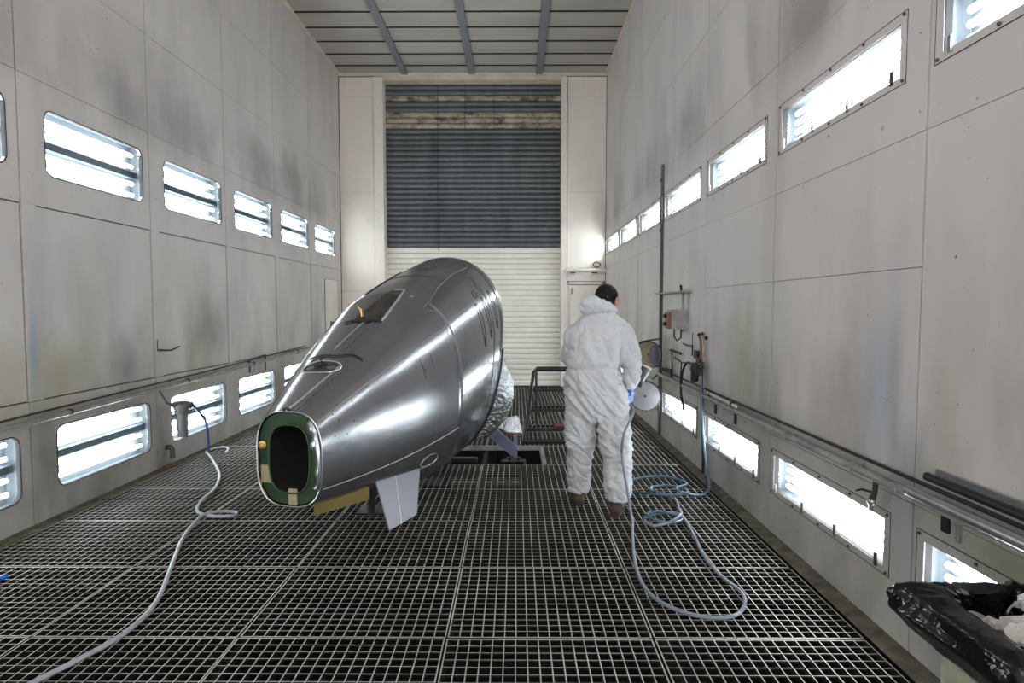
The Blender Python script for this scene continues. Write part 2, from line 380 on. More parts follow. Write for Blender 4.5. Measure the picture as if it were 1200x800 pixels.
# ------------------------------------------------------------------ light boxes in the walls
def ord_(n): return ('nearest', 'second', 'third', 'fourth', 'fifth', 'sixth', 'seventh', 'eighth')[n]
def light_box(s, X, y0, y1, z0, z1, label, group, rounded):
    t = thing('light_box', (X+s*.06, (y0+y1)/2, z0), label, 'wall light', group)
    d0, d1 = X+s*.032, X+s*.125
    m_ = .02
    A, B, Z0, Z1 = y0-m_, y1+m_, z0-m_, z1+m_
    g = MB(); g.box(min(d1, d1+s*.004), max(d1, d1+s*.004), A, B, Z0, Z1)
    xa, xb = min(d0, d1), max(d0, d1)
    g.box(xa, xb, A-.004, A, Z0, Z1); g.box(xa, xb, B, B+.004, Z0, Z1); g.box(xa, xb, A, B, Z0-.004, Z0); g.box(xa, xb, A, B, Z1, Z1+.004)
    g.build('housing', M['grey_box'], t)
    fr = (.13, .34, .66, .87) if rounded else (.14, .38, .62, .86)
    for f in fr:
        z = z0+(z1-z0)*f; xt = X+s*.078
        MB().rod((xt, y0+.035, z), (xt, y1-.035, z), .017 if rounded else .015, 6).build('tube', M['tube'], t, smooth=True)
    if rounded:
        zc = (z0+z1)/2; g = MB(); g.box(min(X+s*.055, X+s*.12), max(X+s*.055, X+s*.12), y0, y1, zc-.028, zc+.028); g.build('divider', M['band'], t)
    g = MB(); xg = X+s*.036; g.box(min(xg, xg+s*.004), max(xg, xg+s*.004), y0-.012, y1+.012, z0-.012, z1+.012); g.build('glass_pane', M['glass'], t)
    P = rrect(y0+.0015, y1-.0015, z0+.0015, z1-.0015, .074 if rounded else 0); g = MB(); n_ = len(P); vs = [(X+s*.001, *p) for p in P]+[(X+s*.031, *p) for p in P]
    g.add(vs, [(q, (q+1) % n_, n_+(q+1) % n_, n_+q) for q in range(n_)]).build('reveal', M['reveal'], t)
    if rounded:
        P = rrect(y0+.002, y1-.002, z0+.002, z1-.002, .075); MB().tube([(X+s*.001, y, z) for y, z in P], .0062, 6, closed=True).build('gasket', M['rubber'], t, smooth=True)
    else:
        F = (y0-.048, y1+.048, z0-.038, z1+.042); xf = X-s*.004; g = plate(xf+s*.006, s, *F[:2], *F[2:], hole=(y0, y1, z0, z1), th=.004, proud=.006).build('frame', M['wall'], t)
        MB().tube([(X-s*.0045, y, z) for y, z in rrect(F[0]-.001, F[1]+.001, F[2]-.001, F[3]+.001, 0)], .0022, 4, closed=True).build('frame_joint', M['rubber'], t)
        MB().tube([(X+s*.004, y, z) for y, z in rrect(y0, y1, z0, z1, 0)], .003, 4, closed=True).build('gasket', M['rubber'], t)
        me = None
        for z in (F[2]+.014, F[3]-.014):
            for q in range(5):
                y = F[0]+.02+(F[1]-F[0]-.04)*q/4; loc = Vector((X-s*.006, y, z))
                if me is None:
                    o = MB().lathe((0, 0, 0), (-s, 0, 0), [(0, .008), (.005, .008), (.009, .005)], 6).build('bolt', M['bolt'], t); me = o.data
                    bb = root_loc(t)
                    for vv in me.vertices: vv.co += bb
                else: o = link('bolt', me, t)
                o.location = loc-root_loc(t)
        for q in range(4):
            y = y0+.05+(y1-y0-.1)*q/3
            g = MB(); g.box(min(X-s*.016, X-s*.008), max(X-s*.016, X-s*.008), y-.009, y+.009, z0-.02, z0+.045); g.build('clip', M['bolt'] if q < 3 else M['pipe'], t)
    return t
n = 0
for i in range(2, len(YLS)-1):
    a, b = YLS[i]+SH, YLS[i+1]-SH
    w0, w1 = (a+.238, b-.093) if i < len(YLS)-2 else (10.645, 11.82)
    vis = i-4
    if vis < 0: continue
    hi = ['light box cut off by the left edge of the photo, upper row, left wall', 'large bright light box, nearest whole one of the upper row, left wall',
          'second whole light box from the camera, upper row, left wall', 'third whole light box from the camera, upper row, left wall',
          'fourth whole light box from the camera, upper row, left wall', 'farthest small light box of the upper row, left wall'][vis]
    lo = ['light box cut off by the left edge of the photo, near the floor, left wall', 'large light box near the floor, nearest whole one on the left wall',
          'light box near the floor, half behind the hanging air filter, left wall', 'light box near the floor just left of the grey aircraft section',
          'narrow sliver of light box near the floor behind the aircraft section', 'farthest light box near the floor, hidden by the aircraft section'][vis]
    light_box(-1, XL, w0, w1, 2.545, 3.03, hi, 'light boxes in the upper row of the left wall', True)
    light_box(-1, XL, w0, w1, .222, .692, lo, 'light boxes near the floor of the left wall', True)
for i in range(3, len(YRS)-1):
    a, b = YRS[i]+SH, YRS[i+1]-SH; vis = i-3
    hi = ['bolted light box cut off by the top right corner of the photo', 'largest whole bolted light box, upper row, right wall', 'second whole bolted light box from the camera, upper row, right wall',
          'bolted light box just in front of the tall thin post, upper row, right wall', 'bolted light box just beyond the tall thin post, upper row, right wall',
          'last but one bolted light box, upper row, right wall', 'farthest bolted light box by the corner column, upper row, right wall'][vis]
    lo = ['bolted light box near the floor, behind the black waste bag', 'largest whole bolted light box near the floor, right wall', 'bolted light box near the floor, behind the hanging blue hose',
          'bolted light box near the floor, just in front of the tall thin post', 'bolted light box near the floor behind the grey round reel disc',
          'bolted light box near the floor, hidden behind the painter', 'farthest bolted light box near the floor, hidden behind the painter'][vis]
    light_box(1, XR, a+.20, b-.08, 2.64, 2.885, hi, 'light boxes in the upper row of the right wall', False)
    light_box(1, XR, a+.20, b-.08, .335, .565, lo, 'light boxes near the floor of the right wall', False)

# ------------------------------------------------------------------ ceiling
mb = MB(); mb.box(XL-.34, XR+.34, -2.6, YB+.6, ZC+.05, ZC+.2); ceil = struct(mb.build('ceiling', M['dark_gap']))
BX = [XL+.03, -2.15, -.845, .455, XR-.03]
for x in BX[1:4]: g = MB(); g.box(x-.062, x+.062, -2.6, YB-.03, ZC-.035, ZC+.02); g.build('ceiling_beam', M['beam'], ceil, bevel=.004)
fm = {}
for c in range(4):
    x0 = BX[c]+(.064 if c else .02); x1 = BX[c+1]-(.064 if c < 3 else .02)
    for r in range(28):
        y1 = 12.30-.525*r; y0 = y1-.525+.028
        if y1 > YB-.02: y1 = YB-.02
        if c not in fm: fm[c] = None
        o = None
        if r == 0 or fm[c] is None:
            g = MB(); d = y1-y0; q = 6
            for a in range(q):      # a soft cloth pad sagging a little in its tray
                pass
            nx, ny = 4, 3; vs = []; fs = []
            for jj in range(ny+1):
                for ii in range(nx+1):
                    u, v = ii/nx, jj/ny; vs.append(((x1-x0)*u, d*v, -.012*math.sin(math.pi*u)*math.sin(math.pi*v)))
            for jj in range(ny):
                for ii in range(nx): p = jj*(nx+1)+ii; fs.append((p, p+1, p+nx+2, p+nx+1))
            g.add(vs, fs); g.box(0, x1-x0, 0, d, .001, .03)
            o = g.build('filter_panel', M['filter'], ceil, smooth=False)
            if r: fm[c] = o.data
        else: o = link('filter_panel', fm[c], ceil)
        o.location = (x0, y0, ZC+.005)
jm = None
for r in range(28):
    yj = 12.30-.525*r-.525+.012
    if jm is None: g = MB(); g.box(XL+.02, XR-.02, -.014, .014, -.012, .03); o = g.build('panel_joint', M['dark_gap'], ceil); jm = o.data
    else: o = link('panel_joint', jm, ceil)
    o.location = (0, yj, ZC+.004)
mb = MB(); mb.box(XL, XL+.05, -2.6, YB, ZC-.03, ZC+.04); struct(mb.build('trim_1', M['cream'], bevel=.006))
mb = MB(); mb.box(XR-.05, XR, -2.6, YB, ZC-.03, ZC+.04); struct(mb.build('trim_2', M['cream'], bevel=.006))
mb = MB(); mb.box(XL, XR, YB-.05, YB, ZC-.05, ZC+.04); struct(mb.build('trim_3', M['cream'], bevel=.006))

# ------------------------------------------------------------------ back wall, shutter, doors
mb = MB(); mb.box(XL-.34, XR+.34, YB+.42, YB+.5, -.03, ZC+.2); mb.box(XL-.34, -2.66, YB+.05, YB+.42, -.03, ZC+.05); mb.box(1.0, XR+.34, YB+.05, YB+.42, -.03, ZC+.05)
wb = struct(mb.build('wall_back', M['dark_gap']))
def bp(x0, x1, z0, z1, m='column', y=YB, th=.04, name='wall_panel', bev=0): g = MB(); g.box(x0, x1, y, y+th, z0, z1); return g.build(name, M[m], wb, bevel=bev)
for z0, z1 in ((.01, 1.9), (1.905, 3.835), (3.84, 5.68), (5.685, ZC-.06)): bp(XL+.01, -2.78, z0, z1)
bp(-2.77, -2.58, .005, ZC-.06, y=YB-.03, th=.3, name='door_post', bev=.006)
bp(.90, 1.01, .005, ZC-.06, m='column', y=YB-.03, th=.3, name='door_post', bev=.006)
bp(1.02, 1.77, 2.36, 3.835); bp(1.02, 1.77, 3.84, 5.68); bp(1.02, 1.77, 5.685, ZC-.06)
bp(1.02, 1.77, 2.10, 2.355)
bp(-2.58, .90, 5.985, ZC-.04, m='cream', y=YB-.02, th=.25, name='header')
bp(XL, XL+.012, 0, ZC, m='dark_gap', y=YB-.005)
for z in [.4+.42*q for q in range(13)]: MB().lathe((-2.67, YB-.03, z), (0, -1, 0), [(0, .009), (.006, .006)], 6).build('rivet', M['pipe'], wb)
# roller shutter: each slat a piece
mb = MB(); mb.box(-2.6, .92, YB+.24, YB+.26, 0, 6.0); door1 = struct(mb.build('door_1', M['dark_gap']))
sm = {}
N = 56; H = 5.985/N
for q in range(N):
    z = q*H; kind = 'slat_cream' if z < 2.68 else 'slat_dark'
    if 5.10 < z < 5.44 or 5.60 < z < 5.76: kind = 'slat_stain'
    if kind not in sm:
        g = MB(); vs = []; fs = []; prof = [(0, 0), (-.008, .006), (-.019, .025), (-.022, .05), (-.019, .078), (-.008, .096), (0, H-.004)]
        for x in (-2.59, -1.4, -.3, .91):
            for dy, dz in prof: vs.append((x, dy, dz))
        k7 = len(prof)
        for a in range(3):
            for b in range(k7-1): fs.append((a*k7+b, (a+1)*k7+b, (a+1)*k7+b+1, a*k7+b+1))
        o = g.add(vs, fs).build('shutter_slat', M[kind], door1, smooth=True); sm[kind] = o.data
    else: o = link('shutter_slat', sm[kind], door1)
    o.location = (0, YB+.225+R.uniform(-.001, .001), z); o.rotation_euler = (0, R.uniform(-.0006, .0006), 0)
    if q == 0: o['label'] = 'cream shutter slat'
g = MB(); g.box(-2.59, .91, YB+.16, YB+.24, 0, .07); g.build('bottom_rail', M['slat_cream'], door1, bevel=.006)
for x, z0 in ((-1.54, 2.7), (-1.0, 5.1), (-.42, 5.1)): g = MB(); g.rod((x, YB+.196, z0), (x, YB+.196, 5.98), .0045, 4); g.build('seam_strip', M['black_steel'], door1)
# personnel door in the right column
mb = MB(); mb.box(1.06, 1.72, YB+.0, YB+.04, .02, 2.02); d2 = struct(mb.build('door_2', M['column'], bevel=.004))
g = MB(); g.box(1.015, 1.055, YB-.02, YB+.04, 0, 2.09); g.box(1.725, 1.768, YB-.02, YB+.04, 0, 2.09); g.box(1.015, 1.768, YB-.02, YB+.04, 2.03, 2.09); g.build('door_frame', M['white_steel'], d2, bevel=.004)
g = MB(); g.box(1.09, 1.69, YB-.006, YB+.002, .1, 1.98); g.build('door_leaf', M['column'], d2, bevel=.002)
g = MB(); g.box(1.10, 1.13, YB-.03, YB, 1.84, 1.96); g.build('hinge', M['pipe'], d2)
# small door low in the far end of the left wall
mb = MB(); mb.box(XL-.001, XL+.012, 11.13, 11.90, .04, 2.09); d3 = struct(mb.build('door_3', M['column'], bevel=.003))
g = MB(); P = rrect(11.12, 11.91, .03, 2.10, 0); g.tube([(XL+.004, y, z) for y, z in P], .006, 4, closed=True); g.build('door_joint', M['rubber'], d3)
g = MB(); g.box(XL+.012, XL+.02, 11.40, 11.56, 1.18, 1.32); g.build('door_vent', M['black_steel'], d3)

# ------------------------------------------------------------------ tail section of an aircraft
SEC = [(3.95, -1.475, .236, .904, .591, .278, 2.9), (4.85, -.986, .586, 1.69, .94, .175, 2.45), (6.2, -.707, .60, 2.08, 1.425, .115, 2.1)]
YAW = math.radians(12)
def sec(t):
    t = max(0, min(2, t)); i = min(int(t), 1); f = t-i
    q = [p*(1-f)+r*f for p, r in zip(SEC[i], SEC[i+1])]
    b = math.sin(math.pi*f)*(.012 if i == 0 else .018)      # the skin bellies out a little between the frames
    q[2] += b; q[3] += b; return q
def S(t, phi, off=0.0):
    y, cx, a, zt, zw, zb, n_ = sec(t); s, c = math.sin(phi), math.cos(phi)
    b = (zt-zw) if c >= 0 else (zw-zb)
    lx = (a+off)*math.copysign(abs(s)**(2/n_), s); lz = (b+off)*math.copysign(abs(c)**(2/n_), c)
    return Vector((cx+lx*math.cos(YAW), y-lx*math.sin(YAW), zw+lz))
def silver(name, col, rough, metal=.85):
    m = mat(name, col, rough, metal, vary=.14, vscale=2.0, bump=.22, bscale=3.2, coat=.25); return m
M['paint'] = silver('silver_paint', (.29, .295, .315), .22)
M['edge'] = mat('bare_aluminium', (.62, .63, .65), .28, .9)
M['green'] = mat('green_primer', (.022, .058, .024), .5, vary=.25, vscale=9)
M['void'] = mat('dark_inside', (.004, .004, .004), .9)
M['foil'] = mat('masking_foil', (.50, .52, .54), .22, .95, bump=1.0, bscale=26)
M['tape'] = mat('masking_tape', (.42, .36, .22), .6, vary=.2)
M['mustard'] = mat('mustard_plate', (.17, .12, .035), .5, vary=.2)
M['hatch'] = mat('hatch_floor', (.13, .12, .11), .22, .7, vary=.6, vscale=14)
M['brass'] = mat('brass_ring', (.55, .32, .12), .35, .8)
tail = thing('aircraft_tail_section', (-.99, 4.85, 0), 'large silver painted aircraft tail section with open green end, on the grating', 'aircraft part')
g = MB(); NT, NP = 60, 96; vs = []; fs = []
for i in range(NT+1):
    for k_ in range(NP): vs.append(S(2*i/NT, 2*math.pi*k_/NP))
for i in range(NT):
    for k_ in range(NP): fs.append((i*NP+k_, i*NP+(k_+1) % NP, (i+1)*NP+(k_+1) % NP, (i+1)*NP+k_))
g.add(vs, fs); o = g.build('skin', M['paint'], tail, smooth=True)
for p in o.data.polygons: p.use_smooth = True
def ring_tube(t, off, r, name, m, a0=0, a1=2*math.pi, dt=0.0, seg=6, n_=96):
    full = abs(a1-a0-2*math.pi) < 1e-6
    P = [S(t+dt*k_/n_, a0+(a1-a0)*k_/n_, off) for k_ in range(n_ if full else n_+1)]
    return MB().tube(P, r, seg, closed=full).build(name, m, tail, smooth=True)
# green end frame: annulus with the dark opening
def annulus(t, o0, o1, dy0, dy1, name, m):
    g = MB(); n_ = 72; vs = []; fs = []
    for dy, of in ((dy0, o0), (dy0, o1), (dy1, o1), (dy1, o0)):
        for k_ in range(n_):
            p = S(t, 2*math.pi*k_/n_, of); vs.append(p+Vector((0, dy, 0)))
    for q in range(4):
        for k_ in range(n_): fs.append((q*n_+k_, q*n_+(k_+1) % n_, ((q+1) % 4)*n_+(k_+1) % n_, ((q+1) % 4)*n_+k_))
    return g.add(vs, fs).build(name, m, tail, smooth=True)
annulus(0, -.010, -.088, .02, .035, 'end_frame', M['green'])
ring_tube(0, -.088, .006, 'opening_lip', M['green'])
ring_tube(0, 0.0, .004, 'end_rim', M['edge'])
g = MB(); vs = []; fs = []; n_ = 48       # the dark inside of the section behind the frame
for j_, (t_, of) in enumerate(((0.03, -.089), (.3, -.16), (.6, -.3))):
    for k_ in range(n_): vs.append(S(t_, 2*math.pi*k_/n_, of))
for j_ in range(2):
    for k_ in range(n_): fs.append((j_*n_+k_, j_*n_+(k_+1) % n_, (j_+1)*n_+(k_+1) % n_, (j_+1)*n_+k_))
fs.append(tuple(2*n_+k_ for k_ in range(n_))); g.add(vs, fs).build('inner_lining', M['void'], tail)
c0 = S(0, 0); mid = Vector((-1.475, 3.95, .591))
def on_frame(phi, of): return S(0, phi, of)+Vector((0, .014, 0))
p = on_frame(-1.45, -.035); g = MB(); g.lathe(p+Vector((0, -.002, .02)), (0.2, -1, 0), [(0, .026), (.012, .026), (.014, .016), (.006, .012), (.006, .004)], 20); g.build('brass_bush', M['brass'], tail, smooth=True)
p = on_frame(-1.75, -.05); g = MB(); g.obox(p+Vector((.0, 0, -.02)), (.03, -.006, 0), (0, .004, 0), (0, 0, .05)); g.obox(p+Vector((.01, -.004, -.07)), (.04, -.008, 0), (0, .003, 0), (0, 0, .018)); g.build('bracket', M['tape'], tail, bevel=.003)
p = on_frame(math.pi, -.06); g = MB(); g.obox(p+Vector((.015, -.002, 0)), (.032, -.006, 0), (0, .006, 0), (0, 0, .055)); g.build('latch_plate', M['tape'], tail, bevel=.004)
# torn silver lip curling over the right of the end frame
g = MB(); vs = []; fs = []; n_ = 26
for k_ in range(n_+1):
    f = k_/n_; ph = .62+1.5*f; wd = .02+.035*abs(math.sin(3.3*f+.3))*(1+.4*math.sin(17*f))
    vs += [S(0, ph, .003)+Vector((0, .01, 0)), S(0, ph, -.01-wd*.4)+Vector((0, -.022, 0)), S(0, ph, -.01-wd)+Vector((0, -.012+.008*math.sin(23*f), 0))]
for k_ in range(n_):
    for q in range(2): fs.append((k_*3+q, k_*3+q+1, k_*3+q+4, k_*3+q+3))
o = g.add(vs, fs).build('torn_lip', M['edge'], tail, smooth=True); o.modifiers.new('th', 'SOLIDIFY').thickness = .002
g = MB(); vs = []; fs = []
for k_ in range(19):
    f = k_/18; ph = -1.5-.95*f; vs += [S(0, ph, .004)+Vector((0, .02, 0)), S(0, ph, -.006-.012*abs(math.sin(9*f)))+Vector((0, -.012, 0))]
for k_ in range(18): fs.append((2*k_, 2*k_+1, 2*k_+3, 2*k_+2))
o = g.add(vs, fs).build('yellowed_edge', M['tape'], tail, smooth=True); o.modifiers.new('th', 'SOLIDIFY').thickness = .003
# frame seams and panel seams
def seam(pts, r=.003, name='panel_seam', m='edge', off=.0005, k_=14):
    P = []
    for (t0, p0), (t1, p1) in zip(pts[:-1], pts[1:]): P += [S(t0+(t1-t0)*q/k_, p0+(p1-p0)*q/k_, off) for q in range(k_)]
    P.append(S(*pts[-1], off)); return MB().tube(P, r, 5).build(name, M[m], tail, smooth=True)
ring_tube(1.0, .002, .0065, 'frame_seam', M['paint'], .50, 2.7)
seam([(.94, .55), (1.0, .7)]); seam([(.94, .50), (1.25, .42), (1.55, .40), (1.88, .47)])
seam([(.02, 2.09), (.5, 2.0), (1.0, 1.88)]); seam([(.02, .83), (.5, .86), (1.0, .9), (1.42, .95)], .0028)
ring_tube(1.38, .002, .0035, 'frame_seam', M['paint'], -1.0, .42); ring_tube(1.93, .003, .006, 'frame_seam', M['paint'], 0.2, 2.2)
ring_tube(1.70, .002, .004, 'frame_seam', M['paint'], .6, 2.2)
# louvre cut-outs on the rear right
def oval(tc, pc, dt, dp, name, m, r=.004, off=.002, n_=28):
    return MB().tube([S(tc+dt*math.cos(2*math.pi*q/n_), pc+dp*math.sin(2*math.pi*q/n_), off) for q in range(n_)], r, 5, closed=True).build(name, M[m], tail, smooth=True)
def patch(tc, pc, dt, dp, name, m, off=.003, n_=24, skew=0.0):
    g = MB(); vs = [S(tc, pc, off)]; fs = []
    for q in range(n_): a = 2*math.pi*q/n_; vs.append(S(tc+dt*math.cos(a)+skew*math.sin(a), pc+dp*math.sin(a), off))
    for q in range(n_): fs.append((0, 1+q, 1+(q+1) % n_))
    return g.add(vs, fs).build(name, M[m], tail)
for tc in (1.47, 1.62, 1.80):
    oval(tc, 1.22, .025, .26, 'louvre', 'hatch', .002); patch(tc+.004, 1.46, .014, .05, 'louvre_shade', 'void')  # black patch paints the dark shading at each louvre's lower end
oval(1.55, .86, .03, .06, 'louvre', 'hatch', .002); oval(1.68, .80, .03, .07, 'louvre', 'hatch', .002)
# dorsal hatch
def quad(c, name, m, off, th=.0):
    g = MB(); vs = []; fs = []; n_ = 8
    (ta, pa), (tb, pb), (tc, pc), (td, pd) = c
    for i in range(n_+1):
        for j in range(n_+1):
            u, v = i/n_, j/n_
            t = (ta*(1-u)+tb*u)*(1-v)+(td*(1-u)+tc*u)*v; p_ = (pa*(1-u)+pb*u)*(1-v)+(pd*(1-u)+pc*u)*v
            vs.append(S(t, p_, off))
    for i in range(n_):
        for j in range(n_): q = i*(n_+1)+j; fs.append((q, q+1, q+n_+2, q+n_+1))
    o = g.add(vs, fs).build(name, M[m], tail, smooth=True)
    if th: o.modifiers.new('th', 'SOLIDIFY').thickness = th
    return o
hq = [(.72, -.13), (.72, .17), (1.06, .10), (1.06, .0)]
quad(hq, 'hatch_well', 'hatch', .004)
seam([(.72, .17), (1.06, .10)], .008, 'hatch_frame', 'edge', .006); seam([(1.06, .10), (1.06, .0)], .005, 'hatch_frame', 'edge', .006)
seam([(.72, -.13), (1.06, .0)], .004, 'hatch_frame', 'paint', .005); seam([(.72, -.16), (.715, .0), (.72, .18)], .007, 'hatch_frame', 'rubber', .006)
p = S(.745, -.04, .01); g = MB(); g.tube([p, p+Vector((-.01, .02, .05)), p+Vector((-.045, .05, .075))], [.013, .013, .008], 8); g.build('hatch_strap', M['brass'], tail, smooth=True)
seam([(.70, -.22), (.712, -.1), (.70, 0), (.715, .12)], .006, 'cable', 'rubber', .012)
patch(.32, -.07, .045, .28, 'access_hole', 'hatch', .003); oval(.32, -.07, .045, .28, 'access_rim', 'edge', .005, .004)
seam([(.39, -.35), (.405, -.1), (.40, .02), (.42, .2), (.41, .42)], .0055, 'cable', 'rubber', .012)
seam([(.405, -.15), (.36, -.1), (.335, .0), (.31, -.12)], .004, 'cable', 'rubber', .012)
seam([(.0, -.02), (.33, .17)], .008, 'channel_strip', 'edge', .004); seam([(.0, .08), (.33, .28)], .005, 'channel_strip', 'paint', .003)
seam([(.46, -.05), (.71, .0)], .005, 'channel_strip', 'edge', .003); seam([(.46, .03), (.71, .08)], .004, 'channel_strip', 'paint', .003)
seam([(.0, -.85), (.35, -.8), (1.0, -.75)], .004, 'shoulder_seam', 'paint', .002)
quad([(1.58, -.05), (1.58, .05), (1.61, .05), (1.61, -.05)], 'placard', 'brass', .004)
quad([(1.10, -.42), (1.10, -.38), (1.62, -.38), (1.62, -.42)], 'dorsal_rail', 'rubber', .008, .01)
quad([(.98, .22), (.98, .27), (1.0, .27), (1.0, .22)], 'small_plate', 'edge', .003)
p = S(.0, -.02, .004); g = MB(); g.obox(p+Vector((0, .01, .008)), (.02, 0, 0), (0, .012, 0), (0, 0, .012)); g.build('stop_block', M['rubber'], tail)
# rivets
me = None
for t_, ph in ((.06, .74), (.14, .80), (.10, .92), (.12, 1.12), (.22, .95), (.2, 1.3), (.15, 1.42), (.33, 1.0), (.08, 1.35), (.5, .84), (.62, .86), (.18, 1.75), (.4, 1.88), (.66, 1.12), (.72, 1.22)):
    g = MB(); q = S(t_, ph); nn = (S(t_, ph, .05)-q).normalized(); g.lathe(q, nn, [(0, .006), (.003, .005)], 7); g.build('rivet', M['rubber'], tail)
seam([(.70, 1.05), (.71, 1.32)], .0022, 'hairline', 'rubber'); seam([(.78, 1.08), (.785, 1.2)], .0022, 'hairline', 'rubber')
oval(.80, 2.2, .07, .10, 'scupper', 'edge', .003); seam([(.70, 2.3), (.80, 2.32)], .004, 'scupper', 'edge')
# ventral fin and mustard plate
g = MB(); P0, P1 = S(.40, 2.42), S(.78, 2.42)
A = [P0+Vector((0, 0, .03)), P1+Vector((0, 0, .03)), P1+Vector((.12, -.22, -.23)), P0+Vector((.12, -.02, -.215))]
A = [Vector((-.985, 4.25, .36)), Vector((-.72, 4.55, .38)), Vector((-.665, 4.36, .09)), Vector((-.885, 4.22, .02))]
A[2] = A[1]+(A[2]-A[1])-((A[1]-A[0]).cross(A[3]-A[0]).normalized())*((A[2]-A[0]).dot((A[1]-A[0]).cross(A[3]-A[0]).normalized()))
nrm = (A[1]-A[0]).cross(A[3]-A[0]).normalized()*.008
g.add([p+nrm for p in A]+[p-nrm for p in A], [(0, 1, 2, 3), (7, 6, 5, 4), (0, 4, 5, 1), (1, 5, 6, 2), (2, 6, 7, 3), (3, 7, 4, 0)]); fin = g.build('antenna_fin', mat('lilac_grey_fin_paint', (.27, .27, .31), .4, .35), tail)
m0, m1 = A[0].lerp(A[1], .42), A[3].lerp(A[2], .42); g = MB(); s_ = nrm.normalized()*.010
for sg in (1, -1): g.tube([m0+s_*sg, m1+s_*sg], .0035, 5)
g.build('fin_rib', M['edge'], fin, smooth=True)
g = MB(); g.add([(-1.33, 3.98, .31), (-1.02, 4.22, .33), (-1.02, 4.22, .24), (-1.33, 3.98, .205), (-1.33, 4.05, .31), (-1.05, 4.3, .33), (-1.05, 4.3, .24), (-1.33, 4.05, .205)],
                [(0, 1, 2, 3), (7, 6, 5, 4), (0, 4, 5, 1), (1, 5, 6, 2), (2, 6, 7, 3), (3, 7, 4, 0)]); g.build('keel_plate', M['mustard'], tail)
# masked far end: dark rim and crumpled foil
ring_tube(2.0, .004, .012, 'end_rim', M['rubber'], 1.75, 3.3); ring_tube(2.0, .0, .004, 'end_rim', M['edge'], -3.0, 1.75)
g = MB(); n_ = 48; vs = [S(2, 0)*.5+S(2, math.pi)*.5+Vector((0, .12, 0))]; fs = []
for k_ in range(n_): vs.append(S(2, 2*math.pi*k_/n_, -.01)+Vector((0, .01, 0)))
for k_ in range(n_): fs.append((0, 1+k_, 1+(k_+1) % n_))
g.add(vs, fs).build('end_mask', M['foil'], tail)
def foil(name, grid, amp, seed):
    """crumpled foil sheet through rows of points"""
    rows = [spline(r, 6) for r in grid]; cols = []
    for q in range(len(rows[0])): cols.append(spline([r[q] for r in rows], 6))
    g = MB(); nu, nv = len(cols), len(cols[0]); vs = []; fs = []
    for a in range(nu):
        for b in range(nv):
            p = cols[a][b]; e = noise.noise(p*9+Vector((seed, 0, 0)))+.6*noise.noise(p*23+Vector((0, seed, 0))); vs.append(p+Vector((e, e*.7, .5*e))*amp)
    for a in range(nu-1):
        for b in range(nv-1): fs.append((a*nv+b, a*nv+b+1, (a+1)*nv+b+1, (a+1)*nv+b))
    o = g.add(vs, fs).build(name, M['foil'], tail); o.modifiers.new('th', 'SOLIDIFY').thickness = .003; return o
foil('foil_skirt', [[(-.13, 6.14, 1.20), (-.12, 6.2, 1.12), (-.11, 6.25, 1.02)], [(-.14, 6.14, 1.0), (-.08, 6.2, .9), (-.03, 6.3, .86)], [(-.2, 6.14, .72), (-.09, 6.2, .66), (-.02, 6.3, .66)],
                    [(-.32, 6.18, .44), (-.2, 6.22, .40), (-.07, 6.3, .46)], [(-.40, 6.2, .26), (-.30, 6.24, .24), (-.16, 6.3, .34)]], .016, 3.0)
foil('foil_flap', [[(-.16, 6.3, .42), (-.05, 6.3, .45), (.02, 6.32, .46)], [(-.2, 6.28, .34), (-.06, 6.26, .3), (.07, 6.3, .28)]], .012, 9.0)

# cradle stand of the tail section
M['blue_steel'] = mat('blue_grey_steel', (.16, .17, .26), .4, .3, vary=.3, vscale=6)
std = thing('lifting_cradle', (-.2, 6.55, 0), 'blue-grey steel lifting arm rising from the open pit behind the aircraft section', 'stand')
g = MB(); a, b = Vector((-.33, 6.33, .36)), Vector((-.01, 6.45, .06)); d = (b-a); g.obox((a+b)/2, d/2, Vector((0, .05, 0)), Vector((.02, 0, .055))); g.build('arm', M['blue_steel'], std, bevel=.004)
g = MB(); g.obox((.0, 6.47, .10), (.022, 0, 0), (0, .05, 0), (0, 0, .12)); g.build('end_plate', M['blue_steel'], std, bevel=.003)
g = MB(); g.obox((-.05, 6.6, .22), (.10, 0, -.05), (0, .04, 0), (.01, 0, .02)); g.build('brace', M['rust'], std, bevel=.003)
g = MB(); g.box(-1.1, .05, 6.35, 6.6, -.35, -.28); g.box(-.8, -.55, 6.3, 6.5, -.9, -.3); g.box(-1.05, -.4, 6.4, 6.48, -.06, -.01); g.build('base_beam', M['black_steel'], std, bevel=.01)
g = MB(); g.box(-.72, -.6, 6.0, 6.12, -.0, .16) if False else g.tube([(-.7, 6.15, -.3), (-.7, 6.15, .13)], .05, 12); g.build('column', M['black_steel'], std, smooth=True)
g = MB()
for q in range(5):
    c = Vector((-.11+.045*q, 6.33+.01*(q % 2), -.015+.012*(q % 2))); ax = Vector((1, .3, 0)).normalized(); bx = Vector((0, .5, 1)) if q % 2 else Vector((0, 1, .15)); bx.normalize()
    g.tube([c+ax*.034*math.cos(t*math.pi/6)+bx*.02*math.sin(t*math.pi/6) for t in range(12)], .008, 6, closed=True)
g.tube([(-.16, 6.30, -.07), (-.02, 6.28, -.07), (.09, 6.30, -.06), (.1, 6.36, -.05)], .014, 8); g.build('chain', M['bolt'], std, smooth=True)
